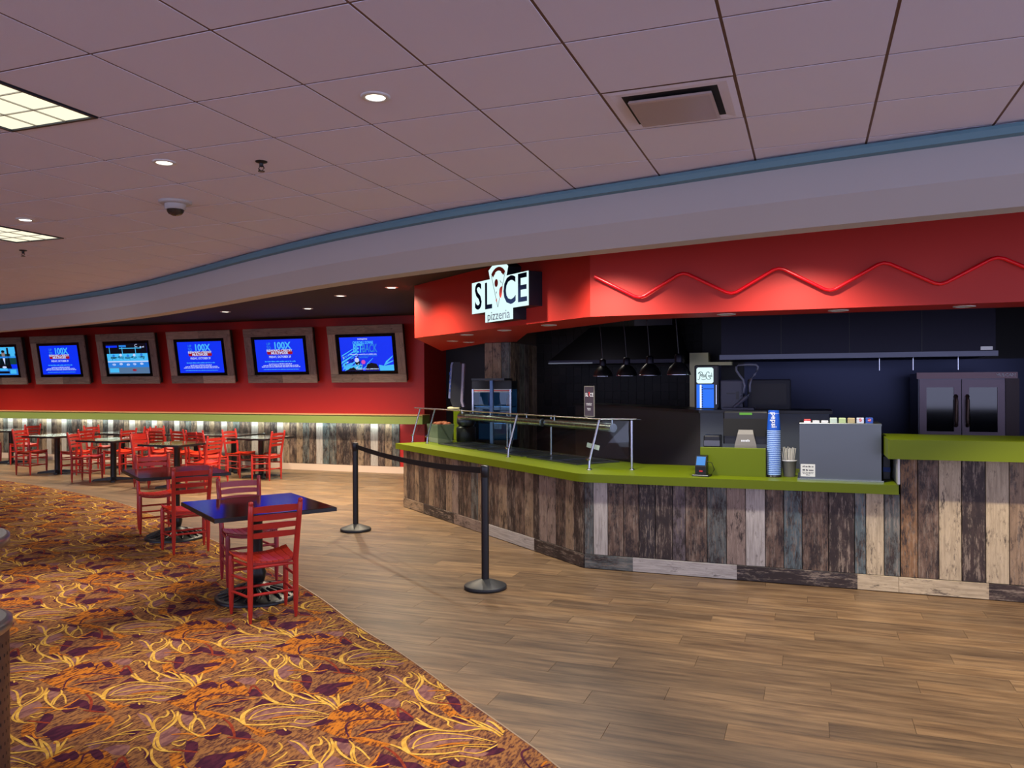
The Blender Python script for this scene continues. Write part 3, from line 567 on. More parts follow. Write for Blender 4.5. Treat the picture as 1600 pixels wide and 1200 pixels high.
def betback(t, s, y):
    rr = random.Random(3)
    def slash(m, x0, z0, x1, z1, w, k=0.0003): polyp(s, m, [(x0, z0), (x0+w*0.4, z0+w), (x1+w*0.3, z1+w*0.6), (x1, z1)], y-k, 'brush_stroke')
    for x0, z0, x1, z1, w, m in ((-0.55, 0.50, -0.29, 0.64, 0.03, 'cyan'), (-0.53, 0.44, -0.25, 0.60, 0.05, 'lblue'), (-0.57, 0.36, -0.2, 0.56, 0.05, 'cyan'), (-0.56, 0.30, -0.3, 0.46, 0.06, 'cyan'), (-0.55, 0.24, -0.28, 0.36, 0.09, 'lblue'), (-0.5, 0.225, -0.2, 0.30, 0.08, 'cyan'), (-0.02, 0.33, 0.13, 0.46, 0.03, 'cyan'), (-0.1, 0.25, 0.05, 0.36, 0.03, 'cyan'), (0.38, 0.34, 0.55, 0.48, 0.06, 'cyan'), (0.36, 0.32, 0.56, 0.40, 0.04, 'lblue')): slash(m, x0, z0, x1, z1, w)
    polyp(s, 'cyan', [(0.27, 0.226), (0.25, 0.34), (0.36, 0.32), (0.57, 0.34), (0.57, 0.226)], y-0.0003, 'brush_stroke')
    polyp(s, 'dark', [(-0.05, 0.23), (0.0, 0.35), (0.09, 0.38), (0.20, 0.36), (0.24, 0.30), (0.25, 0.23)], y-0.0004, 'horse_picture'); polyp(s, 'dark', [(-0.5, 0.226), (-0.3, 0.30), (-0.26, 0.27), (-0.1, 0.24), (-0.1, 0.226)], y-0.0005, 'horse_picture'); polyp(s, 'deep', ell(-0.36, 0.42, 0.07, 0.04), y-0.0004, 'rider_picture')
    polyp(s, 'cyan', ell(-0.20, 0.31, 0.09, 0.075), y-0.0005, 'rider_picture'); polyp(s, 'dark', ell(-0.205, 0.385, 0.055, 0.05), y-0.0006, 'goggles_picture'); polyp(s, 'white', ell(-0.22, 0.435, 0.05, 0.045), y-0.0007, 'helmet_picture'); polyp(s, 'pink', ell(-0.08, 0.395, 0.045, 0.04), y-0.0007, 'helmet_picture')
    for k in range(26):
        x, z = rr.uniform(-0.55, -0.12), rr.uniform(0.24, 0.52); polyp(s, rr.choice(('dark', 'deep', 'white', 'blue')), [(x, z), (x+0.05*rr.random()+0.015, z+0.03), (x+0.03, z-0.012)], y-0.0006, 'brush_stroke')
    L = lambda b, x, z, sz, m, sx=1, off=0, sh=0: text('lettering', b, sz, SM[m], s, (x, y-0.0008, z), sx=sx, off=off, shear=sh)
    L('twinspires', -0.06, 0.838, 0.045, 'white', 1.15, 0.001); L('CHURCHILL DOWNS', -0.06, 0.765, 0.075, 'lblue', 0.62, 0.003, 0.12)
    L('BET', -0.185, 0.65, 0.215, 'cyan', 0.56, 0.006, 0.12); rect(s, 'cyan', -0.10, -0.05, 0.64, 0.655, y-0.0008); L('BACK', 0.075, 0.65, 0.215, 'mid', 0.58, 0.004, 0.12)
    for k, (x, z, w, m) in enumerate(((-0.06, 0.545, 0.60, 'white'), (-0.06, 0.515, 0.58, 'mid'), (-0.06, 0.485, 0.2, 'mid'), (0.0, 0.262, 0.5, 'white'))): fine_print(s, SM[m], x, z, w, 0.02, y-0.0008, k+11)
television(-17.71, 'framed television at the far end showing a presenter in a suit', studio)
television(-15.785, 'second framed television from the far end, blue reward multiplier screen', ad)
television(-13.80, 'framed television showing a horse race on a pale track', race)
television(-11.835, 'framed television with the reward multiplier screen just after the horse race', ad)
television(-9.86, 'framed television with darker multiplier screen beside the jockey advertisement', ad)
television(-7.89, 'framed television nearest the red soffit, advertisement with jockeys', betback)

# ---------------------------------------------------------------- chairs and tables
BY = lambda z: 0.075*max(0, (z-0.42)/0.46)**1.2
BX = lambda z: 0.014*max(0, (z-0.42)/0.46)
def make_chair(label, mp, msat, grp):
    t = thing('ladderback_chair', label, 'chair', (0, 0, 0), 0, grp)
    for s in (-1, 1):
        x = s*0.165
        pz = (0, 0.07, 0.2, 0.42, 0.60, 0.74, 0.845, 0.852, 0.862, 0.872, 0.878)
        MB().tube([(s*(0.165+BX(z)), -0.17-BY(z), z) for z in pz], (0.010, 0.0155, 0.0205, 0.021, 0.0205, 0.0195, 0.0185, 0.014, 0.0185, 0.016, 0.006), 12).build('back_post', mp, t)
        MB().lathe([(0.010, 0), (0.0155, 0.06), (0.0205, 0.16), (0.0205, 0.40), (0.016, 0.435)], 12).build('front_leg', mp, t, (s*0.205, 0.17, 0))
        for z in (0.17, 0.29): MB().tube([(s*0.205, 0.17, z), (s*0.165, -0.17, z+0.015)], 0.0105, 8).build('side_rung', mp, t)
        MB().tube([(s*0.200, 0.16, 0.405), (s*0.165, -0.16, 0.408)], 0.011, 8).build('seat_rail', mp, t)
    for z in (0.16, 0.30): MB().tube([(-0.205, 0.17, z+0.02), (0.205, 0.17, z+0.02)], 0.0105, 8).build('front_rung', mp, t)
    for z in (0.20, 0.395): MB().tube([(-0.165, -0.17, z), (0.165, -0.17, z)], 0.0105, 8).build('back_rung', mp, t)
    for z, h in ((0.625, 0.036), (0.69, 0.036), (0.752, 0.036), (0.812, 0.042)):
        rs = []
        for k in range(9):
            x = -0.16+0.04*k; e = 1-(x/0.16)**2; y = -0.17-0.022*e-BY(z); x *= 1+BX(z)/0.16
            top = h/2+0.008*e; d = 0.003
            rs.append([(x, y-0.006+d, z-h/2), (x, y+0.006+d, z-h/2), (x, y+0.006-d, z+top), (x, y-0.006-d, z+top)])
        MB().rings(rs, True, smooth=False).build('back_slat', mp, t)
    zs = lambda x: 0.425+0.028*(x/0.2)**2
    st_ = None
    for yy, wd in ((0.175, 0.21), (-0.15, 0.165)):
        rs = []
        for k in range(9):
            x = -wd+wd/4*k; z = zs(x)-0.008
            rs.append([(x, yy-0.01, z-0.022), (x, yy+0.01, z-0.022), (x, yy+0.01, z), (x, yy-0.01, z)])
        MB().rings(rs, True, smooth=False).build('seat_rail', mp, t)
    for k in range(8):
        f0, f1 = -1+k/4+0.012, -1+(k+1)/4-0.012
        rs = []
        for j in range(5):
            y = -0.165+0.355*j/4; hw = 0.172+(0.218-0.172)*j/4; dz = 0.006*math.sin(PI*j/4)*-1 + (0.004 if j == 4 else 0)
            rs.append([(f0*hw, y, zs(f0*hw)-0.008+dz), (f1*hw, y, zs(f1*hw)-0.008+dz), (f1*hw, y, zs(f1*hw)+0.004+dz), (f0*hw, y, zs(f0*hw)+0.004+dz)])
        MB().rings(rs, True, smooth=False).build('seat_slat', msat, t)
    return t
def make_table(label, ornate, grp, w=0.46, l=0.51):
    t = thing('cafe_table', label, 'table', (0, 0, 0), 0, grp)
    o = MB().cbox(-l, l, -w, w, 0.708, 0.74, 0.004).build('tabletop', M['tabletop'], t)
    e = MB()
    for x0, x1, y0, y1 in ((-l-0.003, l+0.003, -w-0.003, -w), (-l-0.003, l+0.003, w, w+0.003), (-l-0.003, -l, -w, w), (l, l+0.003, -w, w)): e.box(x0, x1, y0, y1, 0.7075, 0.736)
    e.build('edge_band', M['table_edge'], t)
    sp = MB().box(-0.36, 0.36, -0.025, 0.025, 0.690, 0.708).box(-0.025, 0.025, -0.36, 0.36, 0.690, 0.707); sp.build('top_bracket', M['iron'], t)
    if ornate:
        MB().lathe([(0.05, 0.12), (0.062, 0.16), (0.07, 0.20), (0.055, 0.235), (0.062, 0.27), (0.045, 0.30), (0.042, 0.34), (0.042, 0.66), (0.055, 0.675), (0.06, 0.69)], 20).build('column', M['iron'], t)
        MB().lathe([(0.325, 0), (0.325, 0.018), (0.31, 0.03), (0.25, 0.045), (0.16, 0.07), (0.10, 0.095), (0.085, 0.11), (0.05, 0.125)], 40).build('base', M['iron'], t)
        for k in range(20):
            a = 2*PI*k/20
            MB().tube([(0.12*math.cos(a), 0.12*math.sin(a), 0.088), (0.20*math.cos(a+0.12), 0.20*math.sin(a+0.12), 0.064), (0.30*math.cos(a), 0.30*math.sin(a), 0.036)], [0.012, 0.02, 0.008], 6).build('leaf_ornament', M['iron'], t)
    else:
        MB().lathe([(0.05, 0.05), (0.05, 0.66), (0.06, 0.69)], 16).build('column', M['iron'], t)
        b = MB()
        for a in range(4):
            mx = Matrix.Rotation(a*PI/2+PI/4, 4, 'Z')
            b.rings([[(x, -hw, z0), (x, hw, z0), (x, hw*0.8, z1), (x, -hw*0.8, z1)] for x, hw, z0, z1 in ((0.0, 0.045, 0.012, 0.07), (0.12, 0.04, 0.012, 0.06), (0.32, 0.035, 0.01, 0.035), (0.335, 0.03, 0, 0.03))], True, mx=mx, smooth=False)
        b.build('base', M['iron'], t)
    return t
TB = math.radians(-34.5)
G_near, G_far = 'red chairs at the two nearest tables', 'red chairs around the far tables'
t1 = make_table('dark square table nearest the viewer, on round cast iron base, partly on the wood floor side', True, 'tables on the carpet')
t1.location = (-4.15, 5.26, 0.0075); t1.rotation_euler.z = TB
t2 = copy_tree(t1); t2.location = (-6.62, 7.0, 0.0075); t2['label'] = 'dark square table on round cast iron base, second from the viewer behind the nearest one'
t1['label'] = 'dark square table nearest the viewer on a round cast iron base'
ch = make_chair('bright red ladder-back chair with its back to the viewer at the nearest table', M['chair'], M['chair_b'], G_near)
def put(src, x, y, deg, label=None, z=0.0075, first=False, grp=None):
    o = src if first else copy_tree(src)
    o.location = (x, y, z); o.rotation_euler = (0, 0, math.radians(deg-90))
    if label: o['label'] = label
    if grp: o['group'] = grp
    return o
put(ch, -3.77, 4.875, 145, first=True)
chp = make_chair('plum red chair facing the viewer behind the nearest table', M['chair_p'], M['chair_p'], G_near)
put(chp, -4.585, 5.67, -35, first=True)
put(ch, -6.00, 6.50, 145, 'red chair with its back to the viewer at the second table')
put(ch, -7.17, 7.28, -35, 'red chair on the far side of the second table, facing the viewer')
FT = make_table('far table', False, 'tables on the wood floor by the planked wall', 0.42, 0.42)
ft = [(-16.45, 12.55, 'dark far table closest to the frame edge, under the first television'), (-13.74, 11.44, 'dark far table on the wood floor below the second television, near the carpet'), (-11.67, 10.85, 'dark far table on the wood floor below the horse race television, near the carpet'),
      (-9.85, 10.45, 'dark far table half hidden behind the second carpet table'), (-11.45, 12.66, 'dark far table under the ledge below the fourth television'), (-10.55, 12.68, 'dark far table by the wall, middle of the row ending at the bare planks'), (-9.45, 12.10, 'dark far table at the end of the row next to the bare planks'), (-13.2, 12.5, 'dark far table against the planked wall below the horse race television')]
for i, (x, y, lb) in enumerate(ft):
    o = FT if i == 0 else copy_tree(FT); o.location = (x, y, 0); o['label'] = lb
fc = [(-16.95, 12.35, 0, 'plum-shaded red chair cut by the frame edge at the farthest table'), (-15.9, 12.45, 180, 'red chair on the near side of the farthest table'),
      (-14.05, 11.12, 10, 'red chair turned away from the frame edge at the table below the second television'), (-13.2, 11.42, 180, 'red chair facing the frame edge at the table below the second television'),
      (-13.75, 12.45, 0, 'red chair half hidden behind the table below the second television, by the wall'), (-12.05, 10.62, 20, 'red chair at the carpet side of the table below the horse race television'),
      (-12.45, 11.72, 180, 'red chair between the wall and the table below the horse race television'), (-10.97, 10.98, 0, 'red chair tucked beside the half hidden table, below the fourth television'),
      (-12.66, 12.42, 190, 'red chair by the planked wall beyond the table below the horse race television'), (-10.40, 10.42, 0, 'red chair at the carpet side of the half hidden table'),
      (-12.0, 12.45, 0, 'red chair by the planked wall below the gap before the fourth television'), (-11.55, 11.95, 90, 'red chair below the fourth television seen from behind'),
      (-11.05, 12.0, 80, 'red chair with its back to the hall at the wall row below the fourth television'), (-10.52, 11.8, 95, 'red chair with its back to the hall at the wall row middle table'),
      (-9.30, 10.45, 180, 'red chair on the soffit side of the half hidden table'), (-9.82, 11.28, 60, 'red chair seen from behind, beside the end table of the row'),
      (-9.12, 11.85, 180, 'red chair at the end of the row, closest to the bare planks'), (-9.90, 12.06, 0, 'red chair seat tucked between the end table and its neighbour')]
for x, y, a, lb in fc: put(ch, x, y, a, lb, 0, grp=G_far)

# ---------------------------------------------------------------- rope stanchions
def stanchion(x, y, label):
    t = thing('stanchion', label, 'stanchion', (x, y, 0), 0, 'queue stanchions')
    MB().lathe([(0.172, 0), (0.178, 0.006), (0.178, 0.026), (0.170, 0.032), (0.10, 0.058), (0.05, 0.075), (0.034, 0.08)], 36).build('base', M['rubber'], t)
    MB().lathe([(0.032, 0.078), (0.032, 0.925)], 24).build('post', M['iron'], t)
    MB().lathe([(0.0325, 0.925), (0.036, 0.93), (0.036, 1.01), (0.033, 1.022), (0.02, 1.026)], 24).build('head', M['black'], t)
    return t
SA, SB = (-4.96, 8.05), (-2.54, 6.14)
stanchion(*SA, 'farther black rope stanchion on the wood floor'); stanchion(*SB, 'nearer black rope stanchion in front of the counter')
dx, dy = SB[0]-SA[0], SB[1]-SA[1]; L_ = math.hypot(dx, dy); ux, uy = dx/L_, dy/L_
rs = []
for k in range(25):
    s = 0.038+(L_-0.076)*k/24; f = k/24; z = 0.980-0.048*4*f*(1-f)
    px, py = SA[0]+ux*s, SA[1]+uy*s; nx, ny = -uy*0.0012, ux*0.0012
    rs.append([(px-nx, py-ny, z-0.026), (px+nx, py+ny, z-0.026), (px+nx, py+ny, z+0.026), (px-nx, py-ny, z+0.026)])
tag(MB().rings(rs, True, smooth=False).build('queue_belt', M['belt']), 'black belt sagging between the two stanchions', 'belt')

# ---------------------------------------------------------------- service counter
cnt = thing('service_counter', 'plank-clad service counter with a bend, below the lime top', 'counter', (C0[0], C0[1], 0))
inv = Matrix.Translation((-C0[0], -C0[1], 0))
ic = offset_corner(C0, 0.9, 0.9)
MB().prism([C0, (0.66, 7.12), (0.66, 8.02), ic, st(LEN, 0.9), st(LEN, 0)], 0.0, 0.80, inv).build('carcass', M['blackm'], cnt)
rightseq = 'GWBBKDVBGPWBSBDSC'; u = C0[0]; ws = [0.085, 0.135, 0.145, 0.14, 0.15, 0.15, 0.115, 0.185, 0.165, 0.16, 0.16, 0.15, 0.145, 0.205, 0.20]; k = 0
while u < 0.67:
    w = ws[k % len(ws)]; 
    if u+w > 0.56: w = 0.678-u
    c, wr = PAL[rightseq[k % len(rightseq)]]
    board('plank', cnt, (u-C0[0], 0, 0.135), (0, 0, 0), w, 0.014, 0.662, c, wr); u += w; k += 1
barseq = 'OBCDCTCB'
bar = thing('raised_counter', 'taller plank-clad counter section beside the drinks dispenser', 'counter', (0.68, 7.12, 0))
MB().box(0, 2.3, 0, 0.75, 0, 1.105).build('carcass', M['blackm'], bar)
u = 0.0; k = 0
while u < 2.25:
    w = (0.125, 0.15, 0.16, 0.165, 0.16, 0.17)[k % 6]; c, wr = PAL[barseq[k % len(barseq)]]
    board('plank', bar, (u, 0, 0.135), (0, 0, 0), w, 0.014, 0.965, c, wr); u += w; k += 1
box('edge_trim', M['white'], -0.018, -0.002, -0.016, 0.75, 0.876, 1.10, bar)
def kick(parent, org, ang, spans):
    for x0, x1, key in spans:
        c, wr = PAL[key]
        R = Matrix.Rotation(ang, 4, 'Z') @ Matrix.Rotation(PI/2, 4, 'Y')
        o = board('kick_plank', parent, (0, 0, 0), (0, 0, 0), 0.13, 0.016, x1-x0, c, wr)
        o.matrix_local = Matrix.Translation((org[0]+x0*math.cos(ang), org[1]+x0*math.sin(ang), 0.1325)) @ R
kick(cnt, (0, 0), 0, ((0.002, 0.45, 'G'), (0.45, 1.355, 'W'), (1.355, 2.31, 'K')))
kick(cnt, (0, 0), 0, ((2.31, 2.615, 'C'),)); kick(bar, (0, 0), 0, ((-0.012, 0.62, 'C'), (0.62, 1.5, 'D'), (1.5, 2.3, 'C')))
LS = 'DTBPPDTBDTBBTGBDPTDBTBDTB'; s = 0.0; k = 0
lw = [0.16, 0.14, 0.17, 0.15, 0.15, 0.11, 0.17, 0.2, 0.16, 0.19, 0.15, 0.16, 0.17, 0.17, 0.2, 0.14, 0.17, 0.17, 0.17, 0.19]
while s < LEN-0.02:
    w = min(lw[k % len(lw)], LEN-s); c, wr = PAL[LS[k % len(LS)]]
    p = (LD[0]*(s+w), LD[1]*(s+w))
    board('plank', cnt, (p[0], p[1], 0.135), (0, 0, LANG), w, 0.014, 0.662, c, wr); s += w; k += 1
s = 0; 
for ln, key in ((0.86, 'D'), (1.0, 'W'), (0.85, 'P'), (0.9, 'K'), (0.68, 'T')):
    e = min(s+ln, LEN); p = (LD[0]*e, LD[1]*e); kick(cnt, p, LANG, ((0, e-s-0.002, key),)); s += ln
# countertop (lime), lower run and the raised bar top
fc_ = offset_corner(C0, -0.075, -0.075); bc_ = offset_corner(C0, 0.98, 0.98)
def fillet(P, i, r, n=5):
    a, p, b = Vector(P[i-1]), Vector(P[i]), Vector(P[(i+1) % len(P)])
    d1, d2 = (a-p).normalized(), (b-p).normalized(); ang = d1.angle(d2); t = r/math.tan(ang/2)
    c = p+(d1+d2).normalized()*(r/math.sin(ang/2)); s_, e_ = p+d1*t, p+d2*t; out = []
    for k in range(n+1):
        q = s_.lerp(e_, k/n); q = c+(q-c).normalized()*r; out.append((q.x, q.y))
    return P[:i]+out+P[i+1:]
ctp = [st(LEN+0.14, -0.075), fc_, (0.665, 7.045), (0.665, 8.10), bc_, st(LEN+0.14, 0.98)]
ctp = fillet(ctp, 1, 0.25)
o = tag(MB().prism(ctp, 0.80, 0.875).build('countertop', M['green']), 'long lime green countertop on the bent plank counter', 'countertop')
bv = o.modifiers.new('bevel', 'BEVEL'); bv.width = 0.006; bv.segments = 2; bv.limit_method = 'ANGLE'
o = tag(MB().prism([(0.57, 6.82), (3.0, 6.82), (3.0, 7.62), (0.95, 7.55), (0.72, 7.60), (0.57, 7.60)], 1.105, 1.256).build('bar_top', M['green']), 'thick lime green bar top on the raised counter', 'countertop')
bv = o.modifiers.new('bevel', 'BEVEL'); bv.width = 0.006; bv.segments = 2; bv.limit_method = 'ANGLE'

# sneeze guard
K = (-2.0, 7.05)
g = thing('sneeze_guard', 'glass sneeze guard on steel posts with a steel heat tube', 'sneeze guard', (*st(2, 0.5, K), 0.876))
gi = Matrix.Translation((-st(2, 0.5, K)[0], -st(2, 0.5, K)[1], 0))
def gp(s, t, z): p = st(s, t, K); return gi @ Vector((p[0], p[1], z))
def bentpost(s, t, lean, mat_=None):
    MB().tube([gp(s, t, 0), gp(s, t+0.004, 0.085), gp(s, t+0.02, 0.14), gp(s, t+lean, 0.475)], 0.0125, 10).build('post', M['steel_v'], g)
    MB().lathe([(0.026, 0), (0.026, 0.006), (0.016, 0.012)], 16, mx=Matrix.Translation(gp(s, t, 0))).build('foot', M['chrome'], g)
    MB().tube([gp(s, t, 0.10), gp(s, t-0.03, 0.10)], 0.012, 8).build('clamp', M['chrome'], g)
for s, t in ((0.20, 0.28), (1.78, 0.30), (4.13, 0.36)): bentpost(s, t, 0.12)
bentpost(4.50, 0.30, 0.12)
for s, t in ((-0.02, 0.62), (1.66, 0.80), (2.84, 0.9), (4.3, 0.98)): MB().tube([gp(s, t, 0), gp(s, t, 0.47)], 0.0125, 10).build('rear_post', M['steel_v'], g); MB().lathe([(0.026, 0), (0.026, 0.006), (0.016, 0.012)], 16, mx=Matrix.Translation(gp(s, t, 0))).build('foot', M['chrome'], g)
def slab4(p, d):
    n = (p[1]-p[0]).cross(p[3]-p[0]).normalized()*d; return MB().rings([[q for q in p], [q+n for q in p]], True, smooth=False)
for s0, s1 in ((0.22, 1.76), (1.80, 4.11)): slab4([gp(s0, 0.30, 0.10), gp(s1, 0.315, 0.10), gp(s1, 0.41, 0.465), gp(s0, 0.41, 0.465)], 0.006).build('front_pane', M['glass'], g)
slab4([gp(0.18, 0.30, 0.10), gp(0.0, 0.60, 0.10), gp(0.0, 0.60, 0.465), gp(0.18, 0.41, 0.465)], 0.006).build('end_pane', M['glass'], g)
slab4([gp(4.16, 0.38, 0.10), gp(4.46, 0.33, 0.10), gp(4.46, 0.42, 0.465), gp(4.16, 0.46, 0.465)], 0.006).build('end_pane', M['glass'], g)
slab4([gp(0.20, 0.40, 0.478), gp(4.62, 0.40, 0.478), gp(4.62, 0.95, 0.478), gp(0.0, 0.75, 0.478)], 0.008).build('top_shelf', M['glass'], g)
MB().tube([gp(0.16, 0.392, 0.482), gp(4.64, 0.392, 0.482)], 0.008, 8).build('front_rail', M['steel_v'], g)
MB().tube([gp(0.16, 0.392, 0.482), gp(-0.04, 0.66, 0.482)], 0.006, 8).build('end_rail', M['steel_v'], g)
for s0, s1 in ((0.42, 1.72), (1.75, 3.95)): MB().tube([gp(s0, 0.74, 0.375), gp(s1, 0.78, 0.375)], 0.045, 20).build('heat_tube', M['steel_v'], g)
for s in (0.44, 1.5, 2.1, 3.0, 3.8): MB().tube([gp(s, 0.74, 0.41), gp(s, 0.74, 0.478)], 0.008, 6).build('hanger', M['chrome'], g)
# food wells let into the top
for i, (s0, s1, lb) in enumerate(((0.62, 1.60, 'dark steel drop-in food well at the bend of the counter'), (1.72, 2.78, 'dark steel drop-in food well under the middle of the guard'), (2.90, 3.92, 'dark steel drop-in food well at the far end of the guard'))):
    w = thing('food_well', lb, 'food well', (*st((s0+s1)/2, 0.70, K), 0.8755), LANG+PI, 'food wells')
    h = (s1-s0)/2
    f = MB()
    for x0, x1, y0, y1 in ((-h, h, -0.27, -0.23), (-h, h, 0.23, 0.27), (-h, -h+0.04, -0.23, 0.23), (h-0.04, h, -0.23, 0.23)): f.box(x0, x1, y0, y1, 0.0005, 0.012)
    f.build('flange', M['darksteel'], w); MB().box(-h+0.04, h-0.04, -0.23, 0.23, 0.0008, 0.003).build('pan', M['well'], w); MB().box(-0.012, 0.012, -0.23, 0.23, 0.003, 0.011).build('divider_bar', M['darksteel'], w)
cr_ = thing('crate', 'grey-green wooden crate with food behind the sneeze guard', 'crate', (*st(4.25, 0.62, K), 0.875), LANG)
f = MB()
f.rings([[(-x, -y, z), (x, -y, z), (x, y, z), (-x, y, z)] for x, y, z in ((0.15, 0.11, 0.003), (0.18, 0.13, 0.26), (0.165, 0.115, 0.26), (0.14, 0.10, 0.02))], True, smooth=False).build('box', M['crate'], cr_)
fm = MB(); rr = random.Random(2)
for k in range(16): fm.lathe([(0.002, -0.03), (0.03, -0.02), (0.042, 0), (0.03, 0.02), (0.002, 0.03)], 8, mx=Matrix.Translation((rr.uniform(-0.12, 0.12), rr.uniform(-0.08, 0.08), 0.25+rr.uniform(0, 0.02))))
stuff(fm.build('filling', M['food'], cr_))
pt = thing('kettle', 'dark rounded kettle beside the crate behind the glass', 'kettle', (*st(4.12, 0.96, K), 0.875))
MB().lathe([(0.13, 0.003), (0.14, 0.02), (0.14, 0.20), (0.12, 0.22)], 24).build('stand', M['black'], pt); MB().lathe([(0.10, 0.22), (0.135, 0.27), (0.13, 0.33), (0.08, 0.375), (0.02, 0.385)], 24).build('bowl', M['darksteel'], pt); MB().tube([(-0.1, 0, 0.34), (-0.06, 0, 0.44), (0.06, 0, 0.44), (0.1, 0, 0.34)], 0.008, 8).build('handle', M['chrome'], pt)
tag(MB().cbox(-0.10, 0.10, -0.03, 0.03, 0.003, 0.44, 0.006).build('menu_board', M['green'], loc=(*st(4.45, 1.0, K), 0.875), rot=(0, 0, LANG)), 'small lime upright board behind the crate', 'board')
ks = thing('display_stand', 'tall dark leaning display stand with blue lettered edge above the guard', 'display stand', (-4.62, 10.12, 1.362), math.radians(20))
MB().rings([[(-0.10, -0.16, z), (0.06, -0.16, z), (0.06, 0.10, z), (-0.10, 0.10, z)] for z in (0, 0.015)], True, smooth=False).build('foot', M['cream'], ks)
MB().rings([[(-0.05+dx, -0.10, z), (0.07+dx2, -0.10, z), (0.07+dx2, 0.10, z), (-0.05+dx, 0.10, z)] for z, dx, dx2 in ((0.015, 0.02, 0.0), (0.10, -0.015, 0.02), (0.30, -0.02, 0.03), (0.60, 0.0, 0.02), (0.64, 0.03, 0.0))], True, smooth=False).build('casing', M['navy'], ks)
MB().rings([[(-0.075+dx, -0.115, z), (-0.05+dx, -0.115, z), (-0.05+dx, 0.115, z), (-0.075+dx, 0.115, z)] for z, dx in ((0.14, -0.015), (0.18, -0.015), (0.60, 0.015), (0.635, 0.03))], True, smooth=False).build('front_edge', mat('lavender', (120, 126, 170), 0.4), ks)
for k in range(6): MB().rings([[(-0.078+0.012*(k % 2), -0.1175, z), (-0.062+0.008*(k % 2), -0.1175, z), (-0.062+0.008*(k % 2), -0.115, z), (-0.078+0.012*(k % 2), -0.115, z)] for z in (0.23+k*0.058, 0.268+k*0.058)], True, smooth=False).build('letter_mark', M['blueink'], ks)
MB().rings([[(0.095+dx, -0.12, z), (0.125+dx, -0.12, z), (0.125+dx, 0.12, z), (0.095+dx, 0.12, z)] for z, dx in ((0.02, 0.0), (0.10, -0.02), (0.40, -0.005), (0.62, 0.005))], True, smooth=False).build('back_panel', mat('lilac_panel', (150, 142, 168), 0.5), ks)
pl_ = None
# slice tabletop sign on the guard
sg = thing('tabletop_sign', 'small dark framed sign standing on the sneeze guard', 'sign', (*st(0.50, 0.50, K), 1.361), LANG+math.radians(8))
MB().box(-0.075, 0.075, -0.05, 0.05, 0, 0.008).build('foot', M['glass'], sg)
MB().box(-0.072, 0.072, 0.0, 0.006, 0.008, 0.315).build('frame', M['greyb'], sg); MB().box(-0.064, 0.064, -0.002, 0.0, 0.016, 0.307).build('card', mat('card_plum', (58, 50, 62), 0.5), sg)
text('lettering', 'SL', 0.052, M['whiteink'], sg, (-0.033, -0.0028, 0.225), sx=0.85, off=0.0); text('lettering', 'CE', 0.052, M['whiteink'], sg, (0.035, -0.0028, 0.225), sx=0.85, off=0.0)
MB().add([(-0.008, -0.0028, 0.255), (0.012, -0.0028, 0.255), (0.003, -0.0028, 0.205)], [(0, 2, 1)]).build('slice_mark', M['redink'], sg)
for k, (z, w) in enumerate(((0.14, 0.085), (0.125, 0.075), (0.09, 0.05), (0.075, 0.045))): fine_print(sg, M['whiteink'], 0, z, w, 0.006, -0.0022, k+21)
nt = tag(MB().box(-0.07, 0.07, 0, 0.003, 0, 0.05).build('price_card', M['paper'], loc=(-1.95, 8.15, 1.03), rot=(0, math.radians(14), math.radians(-10))), 'tilted cream card inside the glass guard', 'card')
nt.location = (*st(0.75, 0.72, K), 1.02); nt.rotation_euler = (0, math.radians(13), LANG+0.6)
nt.parent = None

# items on the lower counter
cdr = thing('card_terminal', 'black card payment terminal with blue lit screen on the lime counter', 'card reader', (-0.90, 7.22, 0.875), math.radians(-8))
MB().cbox(-0.075, 0.075, -0.06, 0.06, 0, 0.014, 0.004).build('stand_plate', M['black'], cdr)
MB().rings([[(-0.048, y0, z0), (0.048, y0, z0), (0.048, y1, z1), (-0.048, y1, z1)] for y0, z0, y1, z1 in ((-0.045, 0.014, 0.03, 0.014), (-0.048, 0.09, 0.03, 0.09), (-0.012, 0.178, 0.035, 0.185))], True, smooth=False).build('body', M['black'], cdr)
MB().add([(-0.04, -0.0465, 0.10), (0.04, -0.0465, 0.10), (0.04, -0.0165, 0.173), (-0.04, -0.0165, 0.173)], [(0, 1, 2, 3)]).build('screen', emit('terminal_screen', (70, 150, 235), 0.9), cdr)
MB().add([(-0.012, -0.0488, 0.042), (0.018, -0.0488, 0.042), (0.018, -0.0488, 0.054), (-0.012, -0.0488, 0.054)], [(0, 1, 2, 3)]).build('badge', M['redink'], cdr)
MB().tube([(0.045, 0.0, 0.13), (0.085, 0.01, 0.12), (0.105, 0.02, 0.06), (0.07, 0.03, 0.006)], 0.0035, 6).build('cable', M['black'], cdr)
tag(MB().cbox(-0.925, -0.362, 7.30, 7.335, 0.8752, 1.125, 0.003).build('partition_panel', M['green']), 'upright lime green panel standing on the counter before the till', 'panel')
pos = thing('till', 'black till screen on a grey bracket behind the lime panel', 'till', (-0.545, 7.56, 0.875))
MB().cbox(-0.17, 0.17, -0.12, 0.14, 0, 0.06, 0.01).build('base', M['black'], pos)
MB().rings([[(-w, y0, z), (w, y0, z), (w, y0+0.03, z), (-w, y0+0.03, z)] for w, y0, z in ((0.105, -0.10, 0.06), (0.095, -0.095, 0.26), (0.07, -0.085, 0.36), (0.062, -0.06, 0.40))], True, smooth=False).build('bracket', M['greyb'], pos)
fine_print(pos, M['whiteink'], 0, 0.305, 0.075, 0.02, -0.0925, 5)
MB().cbox(-0.20, 0.20, -0.045, 0.0, 0.27, 0.565, 0.012).build('screen_back', M['black'], pos)
MB().box(-0.195, 0.195, -0.06, -0.045, 0.34, 0.50).build('vent_ridge', M['blackm'], pos)
